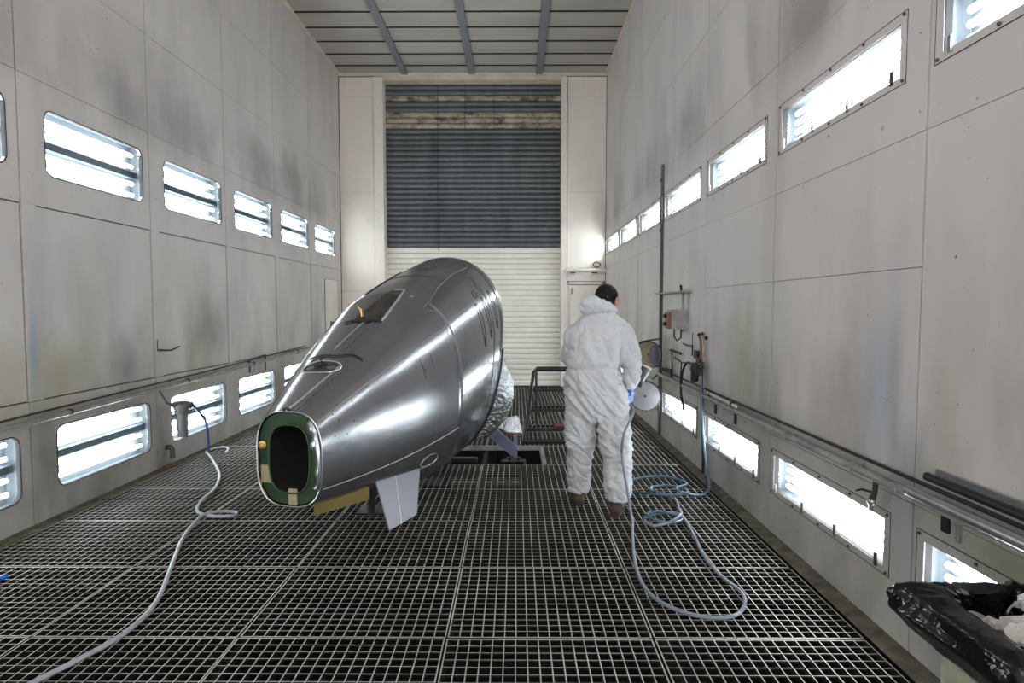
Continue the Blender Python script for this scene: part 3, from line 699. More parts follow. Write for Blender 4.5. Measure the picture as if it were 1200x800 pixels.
# front prop under the near end, in shadow below the skin
stf = thing('support_post', (-1.12, 4.7, 0), 'black steel post under the belly of the aircraft section', 'stand')
g = MB(); g.tube([(-1.12, 4.7, 0), (-1.12, 4.7, .19)], .03, 12); g.build('post', M['black_steel'], stf, smooth=True)
g = MB(); g.box(-1.22, -1.02, 4.6, 4.8, 0, .012); g.build('foot_plate', M['black_steel'], stf); g = MB(); g.box(-1.2, -1.04, 4.64, 4.76, .17, .2); g.build('saddle', M['rubber'], stf)

# ------------------------------------------------------------------ the painter
def remeshed(g, name, m, parent, voxel=.012, it=6, fn=None, smooth=.5):
    base = root_loc(parent)
    me = bpy.data.meshes.new('tmp'); me.from_pydata([Vector(p)-base for p in g.v], [], g.f)
    bm = bmesh.new(); bm.from_mesh(me); bmesh.ops.recalc_face_normals(bm, faces=bm.faces); bm.to_mesh(me); bm.free()
    o = link('tmp', me); md = o.modifiers.new('r', 'REMESH'); md.mode = 'VOXEL'; md.voxel_size = voxel
    if it: sm_ = o.modifiers.new('s', 'SMOOTH'); sm_.iterations = it; sm_.factor = smooth
    dg = bpy.context.evaluated_depsgraph_get(); new = bpy.data.meshes.new_from_object(o.evaluated_get(dg), depsgraph=dg)
    bpy.data.objects.remove(o); bpy.data.meshes.remove(me); new.name = name
    if fn:
        ns = [v.normal.copy() for v in new.vertices]
        for v, nn in zip(new.vertices, ns): v.co = v.co+nn*fn(v.co+base, nn)
    for p in new.polygons: p.use_smooth = True
    new.materials.clear(); new.materials.append(m)
    return link(name, new, parent)
def rings(g, rows, seg=28, power=2.0):
    vs = []; fs = []
    for z, cx, cy, rx, ry in rows:
        for k_ in range(seg):
            t = 2*math.pi*k_/seg; c, s_ = math.cos(t), math.sin(t)
            vs.append((cx+rx*math.copysign(abs(c)**(2/power), c), cy+ry*math.copysign(abs(s_)**(2/power), s_), z))
    for i in range(len(rows)-1):
        for k_ in range(seg): fs.append((i*seg+k_, i*seg+(k_+1) % seg, (i+1)*seg+(k_+1) % seg, (i+1)*seg+k_))
    fs += [tuple(range(seg))[::-1], tuple((len(rows)-1)*seg+k_ for k_ in range(seg))]
    return g.add(vs, fs)
M['skin'] = mat('skin', (.46, .17, .11), .5, vary=.1, vscale=20)
M['hair'] = mat('black_hair', (.006, .005, .005), .6, bump=.4, bscale=160, spec=.2)
M['suit'] = mat('white_coverall_cloth', (.54, .55, .575), .62, vary=.07, vscale=6, bump=.35, bscale=34)
M['glove'] = mat('blue_glove', (.0, .11, .42), .45)
M['shoe'] = mat('brown_work_shoe', (.07, .042, .028), .6, vary=.4, vscale=25)
M['sole'] = mat('dark_sole', (.03, .027, .025), .8)
M['eye'] = mat('eye_white', (.75, .73, .7), .3)
man = thing('person', (.63, 4.7, 0), 'person in a white hooded coverall and blue gloves seen from behind, head bowed', 'person')
def hand(g, c, f, up, side, k=1.0, curl=1.0):
    """palm and five fingers; f = pointing way of the hand, up = back of the hand, side = thumb side"""
    f, up, side = Vector(f).normalized(), Vector(up).normalized(), Vector(side).normalized(); c = Vector(c)
    vs = []
    g.obox(c+f*.035*k, f*.045*k, side*.038*k, up*.013*k)
    for q, (o_, ln) in enumerate(((.030, .070), (.010, .080), (-.010, .074), (-.030, .058))):
        p = c+f*.078*k+side*o_*k; P = [p-f*.02*k]; a = .35*curl; d = f
        for seg_ in (.42, .33, .25):
            P.append(p); d = f*math.cos(a)-up*math.sin(a); p = p+d*ln*seg_*k; a += .75*curl
        P.append(p); g.tube(P, [.0095*k, .0098*k, .009*k, .0082*k, .007*k], 8)
    p = c+f*.01*k+side*.034*k
    g.tube([p, p+side*.022*k+f*.022*k-up*.006*k, p+side*.028*k+f*.052*k-up*.018*k, p+side*.018*k+f*.072*k-up*.026*k], [.015*k, .012*k, .0105*k, .008*k], 8)
HR, HRf, HRu, HRs = (.880, 4.765, .925), (.02, .36, -.93), (.62, -.72, -.28), (-.55, -.75, -.2)
HRs = Vector(HRf).cross(Vector(HRu)).normalized()*-1
HL, HLf, HLu = (.60, 5.03, 1.10), (.85, .4, -.2), (-.1, .35, .9)
HLs = Vector(HLf).cross(Vector(HLu)).normalized()
# body under the clothing: one continuous skinned figure
g = MB()
rings(g, [(.86, .61, 4.71, .12, .09), (.92, .61, 4.71, .165, .115), (1.05, .605, 4.71, .145, .10), (1.2, .62, 4.71, .16, .11), (1.35, .64, 4.71, .18, .115), (1.45, .655, 4.72, .16, .09), (1.50, .67, 4.73, .07, .065)])
fh = Vector((.42, .72, -.55)).normalized(); rh = Vector((.86, -.5, 0)).normalized(); uh = rh.cross(fh).normalized(); hc = Vector((.706, 4.79, 1.632))
RM = Matrix((rh, fh, uh)).transposed()
g.tube([(.66, 4.72, 1.46), (.675, 4.735, 1.53), hc-uh*.03-fh*.02], [.062, .058, .055], 14)
g.ell(hc+uh*.015, (.074, .092, .095), RM); g.ell(hc+fh*.03-uh*.05, (.055, .058, .06), RM)
g.ell(hc+fh*.098-uh*.022, (.014, .022, .026), RM); g.ell(hc+fh*.075-uh*.085, (.028, .02, .018), RM)
g.ell(hc+fh*.088-uh*.052, (.026, .008, .010), RM)
for sg in (-1, 1): g.ell(hc+rh*sg*.094-uh*.016-fh*.012, (.015, .026, .044), RM)
for P, r_ in (([(.70, 4.72, .86), (.765, 4.64, .48), (.765, 4.58, .10)], [.08, .05, .032]), ([(.52, 4.73, .86), (.51, 4.78, .48), (.505, 4.84, .10)], [.085, .055, .038]),
              ([(.80, 4.70, 1.42), (.885, 4.70, 1.2), (.884, 4.72, 1.07), HR], [.05, .042, .036, .027]), ([(.48, 4.70, 1.42), (.42, 4.78, 1.2), (.5, 4.93, 1.13), HL], [.05, .042, .036, .027])): g.tube(P, r_, 12)
for P, d in (((.765, 4.58, .05), (.35, 1, 0)), ((.505, 4.84, .05), (-.1, 1, 0))):
    d = Vector(d).normalized(); P = Vector(P); g.tube([P-d*.02, P+d*.06, P+d*.14], [.026, .028, .020], 10)
hand(g, HR, HRf, HRu, HRs, .93, 1.15); hand(g, HL, HLf, HLu, HLs, .93, 1.15)
body = remeshed(g, 'body', M['skin'], man, .0055, 4)
for sg in (-1, 1): MB().ell(hc+fh*.086+rh*sg*.03+uh*.008, (.012, .008, .008), RM, 10, 6).build('eye', M['eye'], man, smooth=True)
g = MB(); g.ell(hc+uh*.030-fh*.016, (.089, .100, .092), RM, 24, 16)
hm = g.v[:]; g.v = [tuple(Vector(p)-(fh*max(0, (Vector(p)-hc).dot(fh)-.055))) for p in hm]
hair = remeshed(g, 'hair', M['hair'], man, .006, 3, lambda p, nn: .004*noise.noise(p*70))
g = MB(); hand(g, HR, HRf, HRu, HRs, 1.28, 1.25); g.tube([Vector(HR)-Vector(HRf)*.07, Vector(HR)+Vector(HRf)*.02], [.040, .040], 12); remeshed(g, 'glove', M['glove'], man, .0045, 2)
g = MB(); hand(g, HL, HLf, HLu, HLs, 1.03, 1.15); g.tube([Vector(HL)-Vector(HLf).normalized()*.06, Vector(HL)+Vector(HLf).normalized()*.02], [.036, .03], 12); remeshed(g, 'glove', M['glove'], man, .0045, 2)
for P, d in (((.762, 4.60, 0), (.42, 1, 0)), ((.505, 4.86, 0), (-.12, 1, 0))):
    d = Vector(d).normalized(); n_ = Vector((d.y, -d.x, 0)); P = Vector(P); g = MB(); g.ell(P-d*.01+Vector((0, 0, .055)), (.052, .062, .052)); g.ell(P+d*.10+Vector((0, 0, .045)), (.048, .09, .038), Matrix.Rotation(-math.atan2(d.x, d.y), 3, 'Z'))
    g.tube([P+Vector((0, -.015, .05)), P+Vector((0, -.015, .15))], [.05, .046], 12)
    sh = remeshed(g, 'shoe', M['shoe'], man, .008, 4)
    g = MB(); g.tube([P-d*.05+Vector((0, 0, .014)), P+d*.0+Vector((0, 0, .014)), P+d*.1+Vector((0, 0, .014)), P+d*.19+Vector((0, 0, .014))], [.03, .046, .05, .028], 14)
    q0 = g.v; g.v = [(x, y, .001+max(0, min(1, z/.028))*.026) for x, y, z in q0]; g.build('sole', M['sole'], sh, smooth=True)
# coverall with folds
g = MB()
rings(g, [(.705, .63, 4.70, .12, .10), (.76, .62, 4.70, .185, .14), (.82, .61, 4.71, .21, .16), (.90, .61, 4.71, .222, .172), (1.0, .605, 4.70, .225, .178), (1.07, .60, 4.705, .212, .168), (1.125, .60, 4.705, .203, .160), (1.17, .605, 4.695, .212, .168), (1.28, .63, 4.685, .232, .175),
          (1.38, .64, 4.69, .232, .165), (1.44, .645, 4.695, .215, .14), (1.485, .645, 4.70, .175, .12), (1.525, .65, 4.71, .125, .10), (1.56, .665, 4.73, .08, .075)], power=2.25)
def legp(P, r_): g.tube(spline(P, 5), [r_[int(i/5)]+(r_[min(int(i/5)+1, len(r_)-1)]-r_[int(i/5)])*((i % 5)/5) for i in range(5*(len(P)-1)+1)], 18)
legp([(.725, 4.70, .96), (.75, 4.67, .70), (.772, 4.635, .47), (.778, 4.60, .22), (.768, 4.585, .115)], [.13, .122, .110, .098, .084])
legp([(.505, 4.72, .96), (.500, 4.74, .70), (.508, 4.775, .47), (.505, 4.83, .22), (.502, 4.845, .12)], [.125, .114, .097, .084, .074])
legp([(.765, 4.69, 1.41), (.835, 4.69, 1.35), (.882, 4.675, 1.22), (.893, 4.69, 1.09), (.890, 4.735, .985)], [.095, .090, .076, .066, .050])
legp([(.53, 4.69, 1.41), (.452, 4.70, 1.36), (.43, 4.77, 1.21), (.48, 4.90, 1.14), (.57, 5.01, 1.105)], [.085, .082, .074, .062, .048])
g.ell((.565, 4.625, 1.605), (.085, .07, .068)); g.ell((.635, 4.635, 1.585), (.10, .06, .052)); g.ell((.70, 4.67, 1.56), (.075, .06, .045)); g.ell((.53, 4.63, 1.575), (.05, .05, .055))
def fold(p, nn):
    x, y, z = p; a = math.atan2(y-4.7, x-.62)
    d = .008*noise.noise(Vector((x*9, y*9, z*4)))+.005*noise.noise(p*24)+.006*(.4-abs(noise.noise(Vector((x*17+z*9, y*17, z*15)))))
    if z > 1.12:                                   # back: long soft drapes falling from the shoulders
        if z < 1.52: d += .015*max(0, 1-abs(z-1.32)/.28)*noise.noise(Vector((x*15+z*4, y*8, z*2.0)))
        d += .010*math.exp(-((z-1.165)/.03)**2)*(.6+noise.noise(Vector((x*18, y*10, 0))))
    if z < 1.125: d -= .007*math.exp(-((z-1.12)/.014)**2)
    if .5 < z < 1.115:                             # diagonal pulls from the waist towards the left knee
        q = z*2.3+x*2.9; d += .021*(1-abs(noise.noise(Vector((q*5.5, x*2-z*1.3, y*2)))*2.6))*min(1, (1.115-z)/.08)*.75
    if z <= .62: d += .014*(1-abs(noise.noise(Vector((x*5, y*5, z*8+x*5)))*2.4))*.8+.008*noise.noise(Vector((x*14, y*14, z*22)))
    def crease(v, w_, amp): return -amp*math.exp(-(noise.noise(v)/w_)**2)
    if z > 1.17: d += crease(Vector((x*8+z*3.0, y*5, z*2.2+4)), .07, .009)*min(1, (1.53-z)/.1 if z < 1.53 else 0)+crease(Vector((x*10-z*7, y*6, z*6+11)), .06, .005)
    if .62 < z < 1.11: d += crease(Vector((z*9+x*11, y*3, x*2-z*2)), .08, .016)
    if z < .8: d += crease(Vector((x*5, y*5, z*8+x*5+3)), .06, .012)+crease(Vector((x*9, y*8, z*10-x*8+7)), .045, .007)
    ex = x-(.80-.12*max(0, (1.36-z)/.3)*0-.03*(1.4-z))         # groove between the hanging arm and the back
    if 1.0 < z < 1.40 and y < 4.7: d -= .028*math.exp(-(ex/.014)**2)
    if z > 1.545 and y < 4.72: d += .010*noise.noise(Vector((x*22, y*22, z*30)))
    if z < .13: d -= .006*(.13-z)/.06
    return d
suit = remeshed(g, 'coverall', M['suit'], man, .0072, 5, fold)
g = MB(); g.tube([(.890, 4.72, 1.01), (.889, 4.745, .965)], [.054, .046], 14); remeshed(g, 'cuff', M['suit'], man, .006, 2)

# spray gun held in the right hand
gun = thing('spray_gun', (.9, 4.87, .9), 'spray gun with dark grey cup held in the right blue glove', 'spray gun')
g = MB(); g.tube([(.885, 4.83, .83), (.90, 4.84, .90), (.915, 4.85, .965)], [.013, .015, .016], 10); g.build('grip', M['chrome'], gun, smooth=True)
g = MB(); g.tube([(.88, 4.87, .985), (.94, 4.90, .975), (.995, 4.93, .96)], [.018, .020, .014], 12); g.tube([(.995, 4.93, .96), (1.01, 4.937, .957)], [.02, .022], 12); g.build('barrel', M['bolt'], gun, smooth=True)
g = MB(); g.tube([(.92, 4.88, .955), (.94, 4.89, .91), (.925, 4.88, .87)], .004, 6); g.build('trigger', M['bolt'], gun, smooth=True)
M['cup'] = mat('dark_grey_cup', (.07, .075, .09), .35)
g = MB(); ax = Vector((.45, .05, 1)); g.lathe((.985, 4.86, .99), ax, [(0, .018), (.02, .026), (.045, .032), (.125, .047), (.128, .043)], 20); cup = g.build('cup', M['cup'], gun, smooth=True)
g = MB(); g.lathe(Vector((.985, 4.86, .99))+ax.normalized()*.124, ax, [(0, .049), (.01, .049), (.014, .045)], 20); g.build('cup_lid', M['lid'], gun, smooth=True)
rag = thing('white_cloth', (.82, 4.92, 1.0), 'small white cloth tucked beside the right blue glove', 'cloth')
g = MB(); g.ell((.835, 4.86, 1.035), (.022, .03, .035)); g.ell((.825, 4.87, 1.0), (.015, .02, .03)); remeshed(g, 'cloth_fold', M['suit'], rag, .006, 3, lambda p, nn: .008*noise.noise(p*40))

# ------------------------------------------------------------------ hoses
def hose(name, P, r, m, label, k_=7, z0=None):
    g = MB(); o = g.tube(spline(P, k_), r, 8).build(name, M[m], None, smooth=True); return tag(o, label, 'hose')
r_ = .0135
Z_ = .0165
gunhose = [(.882, 4.825, .825), (.905, 4.70, .79), (.86, 4.56, .74), (.80, 4.49, .64), (.79, 4.50, .5), (.815, 4.465, .3), (.845, 4.44, .1), (.85, 4.38, Z_), (.824, 4.251, Z_), (.749, 3.803, Z_), (.720, 3.494, Z_), (.737, 3.281, Z_), (.808, 3.137, Z_), (.916, 3.048, Z_), (1.038, 3.023, Z_),
           (1.14, 3.067, Z_), (1.219, 3.186, Z_), (1.243, 3.314, Z_), (1.209, 3.463, Z_), (1.188, 3.676, Z_), (1.196, 3.873, Z_), (1.221, 4.093, Z_), (1.244, 4.339, Z_), (1.248, 4.557, Z_), (1.179, 4.614, Z_), (1.04, 4.575, Z_),
           (.952, 4.462, Z_), (.987, 4.337, Z_), (1.114, 4.355, Z_+.02), (1.233, 4.5, Z_+.028), (1.27, 4.7, Z_+.01), (1.30, 4.95, Z_), (1.22, 5.12, Z_)]
hose('air_hose', gunhose, .0105, 'hose', 'long pale blue hose looping over the grating from the painter\'s gun')
hose('air_hose', [(1.26, 5.04, Z_), (1.17, 5.16, Z_), (1.20, 5.29, Z_), (1.36, 5.32, Z_), (1.46, 5.14, Z_+.01), (1.34, 4.98, Z_+.025), (1.12, 5.02, Z_+.02), (.98, 5.2, Z_), (1.0, 5.42, Z_), (1.18, 5.60, Z_), (1.38, 5.62, Z_), (1.50, 5.49, Z_), (1.49, 5.27, Z_+.03),
                   (1.36, 5.10, Z_+.05), (1.34, 4.96, Z_+.06), (1.50, 4.98, Z_+.02), (1.62, 5.12, Z_+.01), (1.69, 5.28, .06), (1.70, 5.42, .20), (1.70, 5.52, .45), (1.70, 5.58, .75), (1.705, 5.62, .95)], .0115, 'hose_blue', 'blue hose coiled on the grating and rising up the right wall')
hose('air_hose', [(.945, 4.44, Z_), (1.02, 4.53, Z_+.025), (1.15, 4.55, Z_+.025), (1.24, 4.50, Z_), (1.16, 4.40, Z_), (1.02, 4.37, Z_+.028), (.97, 4.45, Z_+.045), (1.08, 4.50, Z_+.05), (1.2, 4.46, Z_+.03)], .010, 'hose_blue', 'small flat coil of blue hose on the grating nearest the painter\'s shoes')
M['dark_blue'] = mat('dark_blue_hose', (.03, .06, .16), .4)
X_ = -3.28
hose('air_hose', [(X_, 6.22, .565), (X_, 6.30, .50), (X_+.02, 6.38, .40), (X_+.03, 6.41, .25), (X_+.02, 6.44, .06)], .013, 'dark_blue', 'short dark blue hose dropping from the air filter on the left wall')
hose('air_hose', [(-3.12, 6.53, Z_), (-3.20, 6.74, Z_), (-3.3, 6.78, Z_), (-3.36, 6.66, Z_), (-3.33, 6.52, Z_), (-3.26, 6.42, .03), (-3.072, 6.156, Z_), (-2.78, 5.676, Z_), (-2.611, 5.264, Z_), (-2.561, 4.974, Z_), (-2.505, 4.756, Z_), (-2.42, 4.60, Z_), (-2.266, 4.518, Z_),
                   (-2.12, 4.53, Z_), (-2.14, 4.605, Z_), (-2.25, 4.60, .026), (-2.337, 4.53, .026), (-2.331, 4.371, Z_), (-2.245, 4.043, Z_), (-2.069, 3.596, Z_), (-1.94, 3.266, Z_), (-1.885, 3.05, Z_), (-1.882, 2.829, Z_), (-1.939, 2.651, Z_), (-2.011, 2.475, Z_), (-2.12, 2.2, Z_)],
     .0125, 'hose_white', 'long pale grey hose snaking over the left side of the grating')

# ------------------------------------------------------------------ left wall fittings
t = thing('pipe_rail', (XL+.07, 5, .8), 'long dusty pipe rail along the left wall above the low light boxes', 'pipe')
P = [(XL+.06, -1.0, .70), (XL+.06, 4.0, .772), (XL+.06, 7.0, .83), (XL+.06, 10.0, .905)]
MB().tube(P, .021, 10).build('pipe', M['pipe'], t, smooth=True); MB().tube([(XL+.02, y, z+.045) for _, y, z in P], .008, 6).build('thin_pipe', M['bolt'], t, smooth=True)
for y in (1.4, 2.9, 4.62, 6.3, 7.9, 9.5):
    z = .772+(y-4)*.0215; g = MB(); g.tube([(XL, y, z), (XL+.06, y, z)], .008, 6); g.lathe((XL+.06, y-.012, z), (0, 1, 0), [(0, .027), (.024, .027)], 12); g.build('pipe_clamp', M['bolt'], t)
t = thing('air_filter', (-3.33, 6.0, .3), 'grey cylindrical air filter hanging from the left wall rail', 'air filter')
g = MB(); g.lathe((-3.30, 6.02, .30), (.03, -.10, 1), [(0, .03), (.004, .046), (.24, .056), (.245, .052)], 20); g.build('bowl', mat('grey_filter_bowl', (.13, .13, .13), .4), t, smooth=True)
g = MB(); g.lathe((-3.295, 6.0, .54), (.03, -.10, 1), [(0, .06), (.03, .064), (.07, .082), (.10, .085), (.105, .06)], 20); g.build('head', mat('grey_filter_head', (.15, .15, .15), .4), t, smooth=True)
g = MB(); g.tube([(-3.30, 5.92, .62), (-3.34, 5.83, .66), (-3.37, 5.80, .74), (-3.39, 5.78, .80)], .012, 8); g.build('feed_pipe', M['bolt'], t, smooth=True)
g = MB(); g.tube([(-3.28, 6.06, .60), (-3.28, 6.17, .61), (-3.28, 6.22, .56)], .015, 8); g.lathe((-3.28, 6.12, .58), (0, 1, 0), [(0, .02), (.03, .02)], 6); g.build('outlet_elbow', M['bolt'], t, smooth=True)
t = thing('pipe_stub', (-3.40, 5.95, .05), 'bent pipe stub with rusty base low on the left wall', 'pipe')
g = MB(); g.tube([(XL, 5.98, .20), (XL+.05, 5.98, .205), (XL+.065, 5.98, .18), (XL+.065, 5.98, .10)], .024, 10); g.build('elbow', M['bolt'], t, smooth=True)
g = MB()
for q in range(6): g.ell((XL+.03+.006*q, 5.82+.05*q, .015+.01*(q % 2)), (.02, .035, .018), None, 8, 6)
g.build('rust_lump', M['rust'], t, smooth=True)
t = thing('door_lever', (XL, 5.9, 1.18), 'thin black lever handle on the left wall panel', 'handle')
g = MB(); g.tube([(XL, 5.89, 1.17), (XL+.03, 5.89, 1.17), (XL+.04, 6.05, 1.155), (XL+.045, 6.2, 1.185)], .007, 6); g.build('lever', M['black_steel'], t, smooth=True); g = MB(); g.rod((XL+.004, 5.885, 1.16), (XL+.004, 5.885, 1.27), .004, 5); g.build('rod', M['black_steel'], t)
t = thing('square_bracket', (XL, 8.1, .85), 'dark square bracket over the rail, far part of the left wall', 'bracket')
g = MB(); g.tube([(XL+.03, 7.86, .74), (XL+.03, 7.86, .90), (XL+.03, 8.36, .93), (XL+.03, 8.36, .85)], .011, 6); g.build('frame', M['bolt'], t); g = MB(); g.rod((XL+.03, 8.36, .84), (XL+.03, 8.36, .72), .009, 6); g.rod((XL, 7.86, .88), (XL+.03, 7.86, .88), .008, 6); g.build('stay', M['bolt'], t)
t = thing('blue_rag', (-3.0, 3.44, 0), 'scrap of bright blue cloth on the grating at the left edge', 'rag')
g = MB(); g.ell((-3.02, 3.44, .022), (.055, .035, .02)); g.ell((-2.97, 3.46, .018), (.03, .02, .014)); remeshed(g, 'cloth_scrap', mat('blue_cloth', (.0, .12, .55), .6), t, .006, 2, lambda p, nn: .012*noise.noise(p*35))

# ------------------------------------------------------------------ right wall fittings
t = thing('pipe_rail', (XR-.06, 4, .75), 'long dusty pipe rail along the right wall above the low light boxes', 'pipe')
P = [(XR-.065, 7.42, .785), (XR-.065, 5.4, .775), (XR-.065, 3.0, .77), (XR-.065, .4, .765)]
MB().tube(P, .021, 10).build('pipe', M['pipe'], t, smooth=True)
MB().tube([(XR-.02, y, z+.05) for _, y, z in P], .009, 6).build('thin_pipe', M['black_steel'], t, smooth=True)
for y in (6.9, 5.0, 3.85, 3.1, 2.72, 1.9): g = MB(); g.tube([(XR, y, .775), (XR-.06, y, .775)], .008, 6); g.lathe((XR-.065, y-.012, .772), (0, 1, 0), [(0, .027), (.024, .027)], 12); g.build('pipe_clamp', M['pipe'], t)
t = thing('cable_tray', (XR-.08, 2.0, .8), 'pair of galvanised tubes on the right wall rail nearest the camera', 'pipe')
g = MB(); g.tube([(XR-.10, 2.60, .80), (XR-.10, .5, .80)], .024, 12); g.build('tube_front', M['chrome'], t, smooth=True); g = MB(); g.tube([(XR-.035, 2.58, .865), (XR-.035, .5, .865)], .018, 10); g.build('tube_back', M['black_steel'], t, smooth=True)
g = MB(); g.box(XR-.02, XR-.002, .5, 2.55, .885, .905); g.build('flat_strip', M['chrome'], t)
t = thing('short_tube', (XR-.08, 5.2, .82), 'short bright tube lying on the right wall rail beside the hanging hose', 'pipe')
g = MB(); g.tube([(XR-.075, 5.42, .825), (XR-.075, 4.72, .815)], .012, 10); g.build('tube', M['white_steel'], t, smooth=True)
g = MB()
for y in (5.35, 4.8): g.lathe((XR-.075, y, .82), (0, 1, 0), [(0, .020), (.012, .020)], 10)
g.build('end_ring', M['bolt'], t)
t = thing('strap_pair', (XR, 2.48, .7), 'two dark vertical slotted straps under the right rail, nearest the camera', 'bracket')
g = MB(); g.box(XR-.014, XR, 2.475, 2.515, .655, .745); g.build('strap', M['black_steel'], t); g = MB(); g.box(XR-.014, XR, 2.412, 2.435, .640, .74); g.build('strap', M['pipe'], t)
t = thing('strap_pair', (XR, 5.1, .7), 'two short dark straps under the right rail beside the blue hose', 'bracket')
for y in (5.41, 4.92): g = MB(); g.box(XR-.014, XR, y-.02, y+.02, .64, .745); g.build('strap', M['black_steel'], t)
t = thing('air_tap', (XR-.05, 2.92, .66), 'small brassy air tap hanging under the right wall rail', 'tap')
g = MB(); g.tube([(XR-.06, 2.90, .755), (XR-.06, 2.905, .70), (XR-.06, 2.925, .66)], [.013, .012, .016], 8); g.build('stem', M['bolt'], t, smooth=True)
g = MB(); g.ell((XR-.06, 2.93, .645), (.02, .022, .02)); g.tube([(XR-.06, 2.93, .64), (XR-.06, 2.935, .60)], [.014, .010], 8); g.build('valve', M['chrome'], t, smooth=True)
g = MB(); g.tube([(XR-.06, 2.93, .69), (XR-.09, 2.96, .695), (XR-.10, 2.99, .68)], .006, 6); g.build('lever', M['black_steel'], t, smooth=True)
t = thing('tall_post', (XR-.03, 7.45, 0), 'tall thin dark post fixed to the right wall behind the painter', 'post')
g = MB(); g.box(XR-.035, XR-.002, 7.435, 7.475, .03, 3.28); g.build('upright', mat('weathered_post', (.12, .12, .115), .6, .3, vary=.5, vscale=5, stretch=(1, 1, .3)), t)
for z in (.4, 1.1, 1.75, 2.5, 3.1): g = MB(); g.box(XR-.045, XR-.03, 7.43, 7.48, z-.02, z+.02); g.build('clamp', M['bolt'], t)
t = thing('bracket_shelf', (XR-.05, 6.8, 1.7), 'narrow grey bracket shelf on the right wall above the switch box', 'shelf')
g = MB(); g.box(XR-.11, XR-.002, 6.22, 7.42, 1.735, 1.75); g.build('shelf_board', M['pipe'], t, bevel=.002)
for y in (6.30, 6.52): g = MB(); g.box(XR-.02, XR-.002, y-.012, y+.012, 1.32+(.13 if y < 6.4 else 0), 1.735); g.build('leg', M['pipe'], t)
g = MB(); g.rod((XR-.10, 6.24, 1.74), (XR-.12, 6.20, 1.80), .012, 8); g.build('lock_bolt', M['black_steel'], t)
t = thing('switch_box', (1.65, 6.42, 1.35), 'grey electric switch box with brown side on the right wall', 'switch box')
g = MB(); g.box(1.60, XR, 6.30, 6.54, 1.355, 1.555); g.build('case', M['pipe'], t, bevel=.006)
g = MB(); g.box(1.575, 1.60, 6.33, 6.51, 1.36, 1.53); g.build('side_cover', M['red_brown'], t, bevel=.003)
for z in (1.49, 1.41): g = MB(); g.lathe((1.575, 6.42, z), (-1, 0, 0), [(0, .02), (.03, .02), (.033, .014)], 12); g.build('knob', M['black_steel'], t, smooth=True)
g = MB(); g.tube([(1.64, 6.35, 1.355), (1.64, 6.35, 1.28), (1.67, 6.35, 1.235), (1.71, 6.35, 1.27), (1.71, 6.35, 1.355)], .008, 6); g.build('cable', M['rubber'], t, smooth=True)
t = thing('air_pipework', (XR-.04, 6.5, .8), 'thin black air pipes and elbows on the right wall below the switch box', 'pipe')
x = XR-.03
for P, r0 in (([(x, 6.92, 1.10), (x, 6.50, 1.09)], .014), ([(x, 6.86, 1.08), (x, 6.83, .80)], .007), ([(x, 6.43, 1.205), (x, 6.25, 1.19), (x, 6.07, 1.20), (x, 6.07, 1.10)], .007), ([(x, 6.75, 1.03), (x, 6.45, 1.0), (x, 6.07, 1.03)], .008), ([(x, 6.46, 1.0), (x, 6.50, .79)], .007),
              ([(x-.02, 7.42, .86), (x-.02, 6.82, .885), (x-.02, 6.80, .80)], .012), ([(x, 6.07, 1.33), (x, 6.07, 1.1)], .004)):
    MB().tube(P, r0, 6).build('pipe', M['black_steel'], t, smooth=True)
t = thing('air_regulator', (XR-.06, 5.85, .9), 'air regulator cluster with filter bowl and standing pipes on the right wall', 'air regulator')
g = MB(); g.tube([(XR-.03, 5.78, 1.02), (XR-.03, 5.80, 1.26), (XR-.03, 5.86, 1.31)], .012, 8); g.build('riser', M['red_brown'], t, smooth=True)
g = MB(); g.tube([(XR-.03, 5.70, .2), (XR-.03, 5.70, 1.26), (XR-.03, 5.76, 1.32)], .013, 8); g.build('riser', M['pipe'], t, smooth=True)
for y, z in ((5.86, 1.32), (5.76, 1.33), (5.64, 1.30)): g = MB(); g.ell((XR-.03, y, z), (.018, .02, .018), None, 10, 8); g.build('joint', M['black_steel'], t, smooth=True)
g = MB(); g.lathe((XR-.07, 5.84, .865), (0, 0, 1), [(0, .02), (.02, .038), (.11, .04), (.12, .046), (.15, .046), (.16, .03), (.19, .028)], 16); g.build('bowl', M['bolt'], t, smooth=True)
g = MB(); g.lathe((XR-.07, 5.70, .95), (0, 0, 1), [(0, .03), (.05, .034), (.09, .034), (.10, .02)], 14); g.build('regulator_body', M['black_steel'], t, smooth=True)
g = MB(); g.rod((XR-.07, 5.96, 1.03), (XR-.07, 5.6, 1.03), .016, 8); g.rod((XR-.07, 5.74, 1.03), (XR, 5.74, 1.03), .014, 8); g.build('manifold', M['black_steel'], t, smooth=True)
g = MB(); g.lathe((XR-.07, 5.7, 1.09), (-1, -.3, 0), [(0, .028), (.02, .028), (.022, .022)], 14); g.build('gauge', M['bolt'], t, smooth=True)
g = MB(); g.box(XR-.03, XR-.002, 5.92, 6.03, 1.08, 1.16); g.build('plate', M['black_steel'], t)
hose('loop_hose', [(XR-.07, 5.93, 1.03), (XR-.08, 6.08, 1.03), (XR-.08, 6.22, .94), (XR-.08, 6.28, .80), (XR-.08, 6.27, .68), (XR-.08, 6.20, .60), (XR-.09, 6.14, .56)], .012, 'rubber', 'black hose loop hanging from the regulator on the right wall')
hose('hanging_hose', [(XR-.055, 5.66, 1.08), (XR-.06, 5.655, .95), (XR-.06, 5.64, .75), (XR-.055, 5.62, .5), (XR-.05, 5.60, .25), (XR-.05, 5.6, .05)], .014, 'rubber', 'thick black hose hanging straight down beside the blue hose')
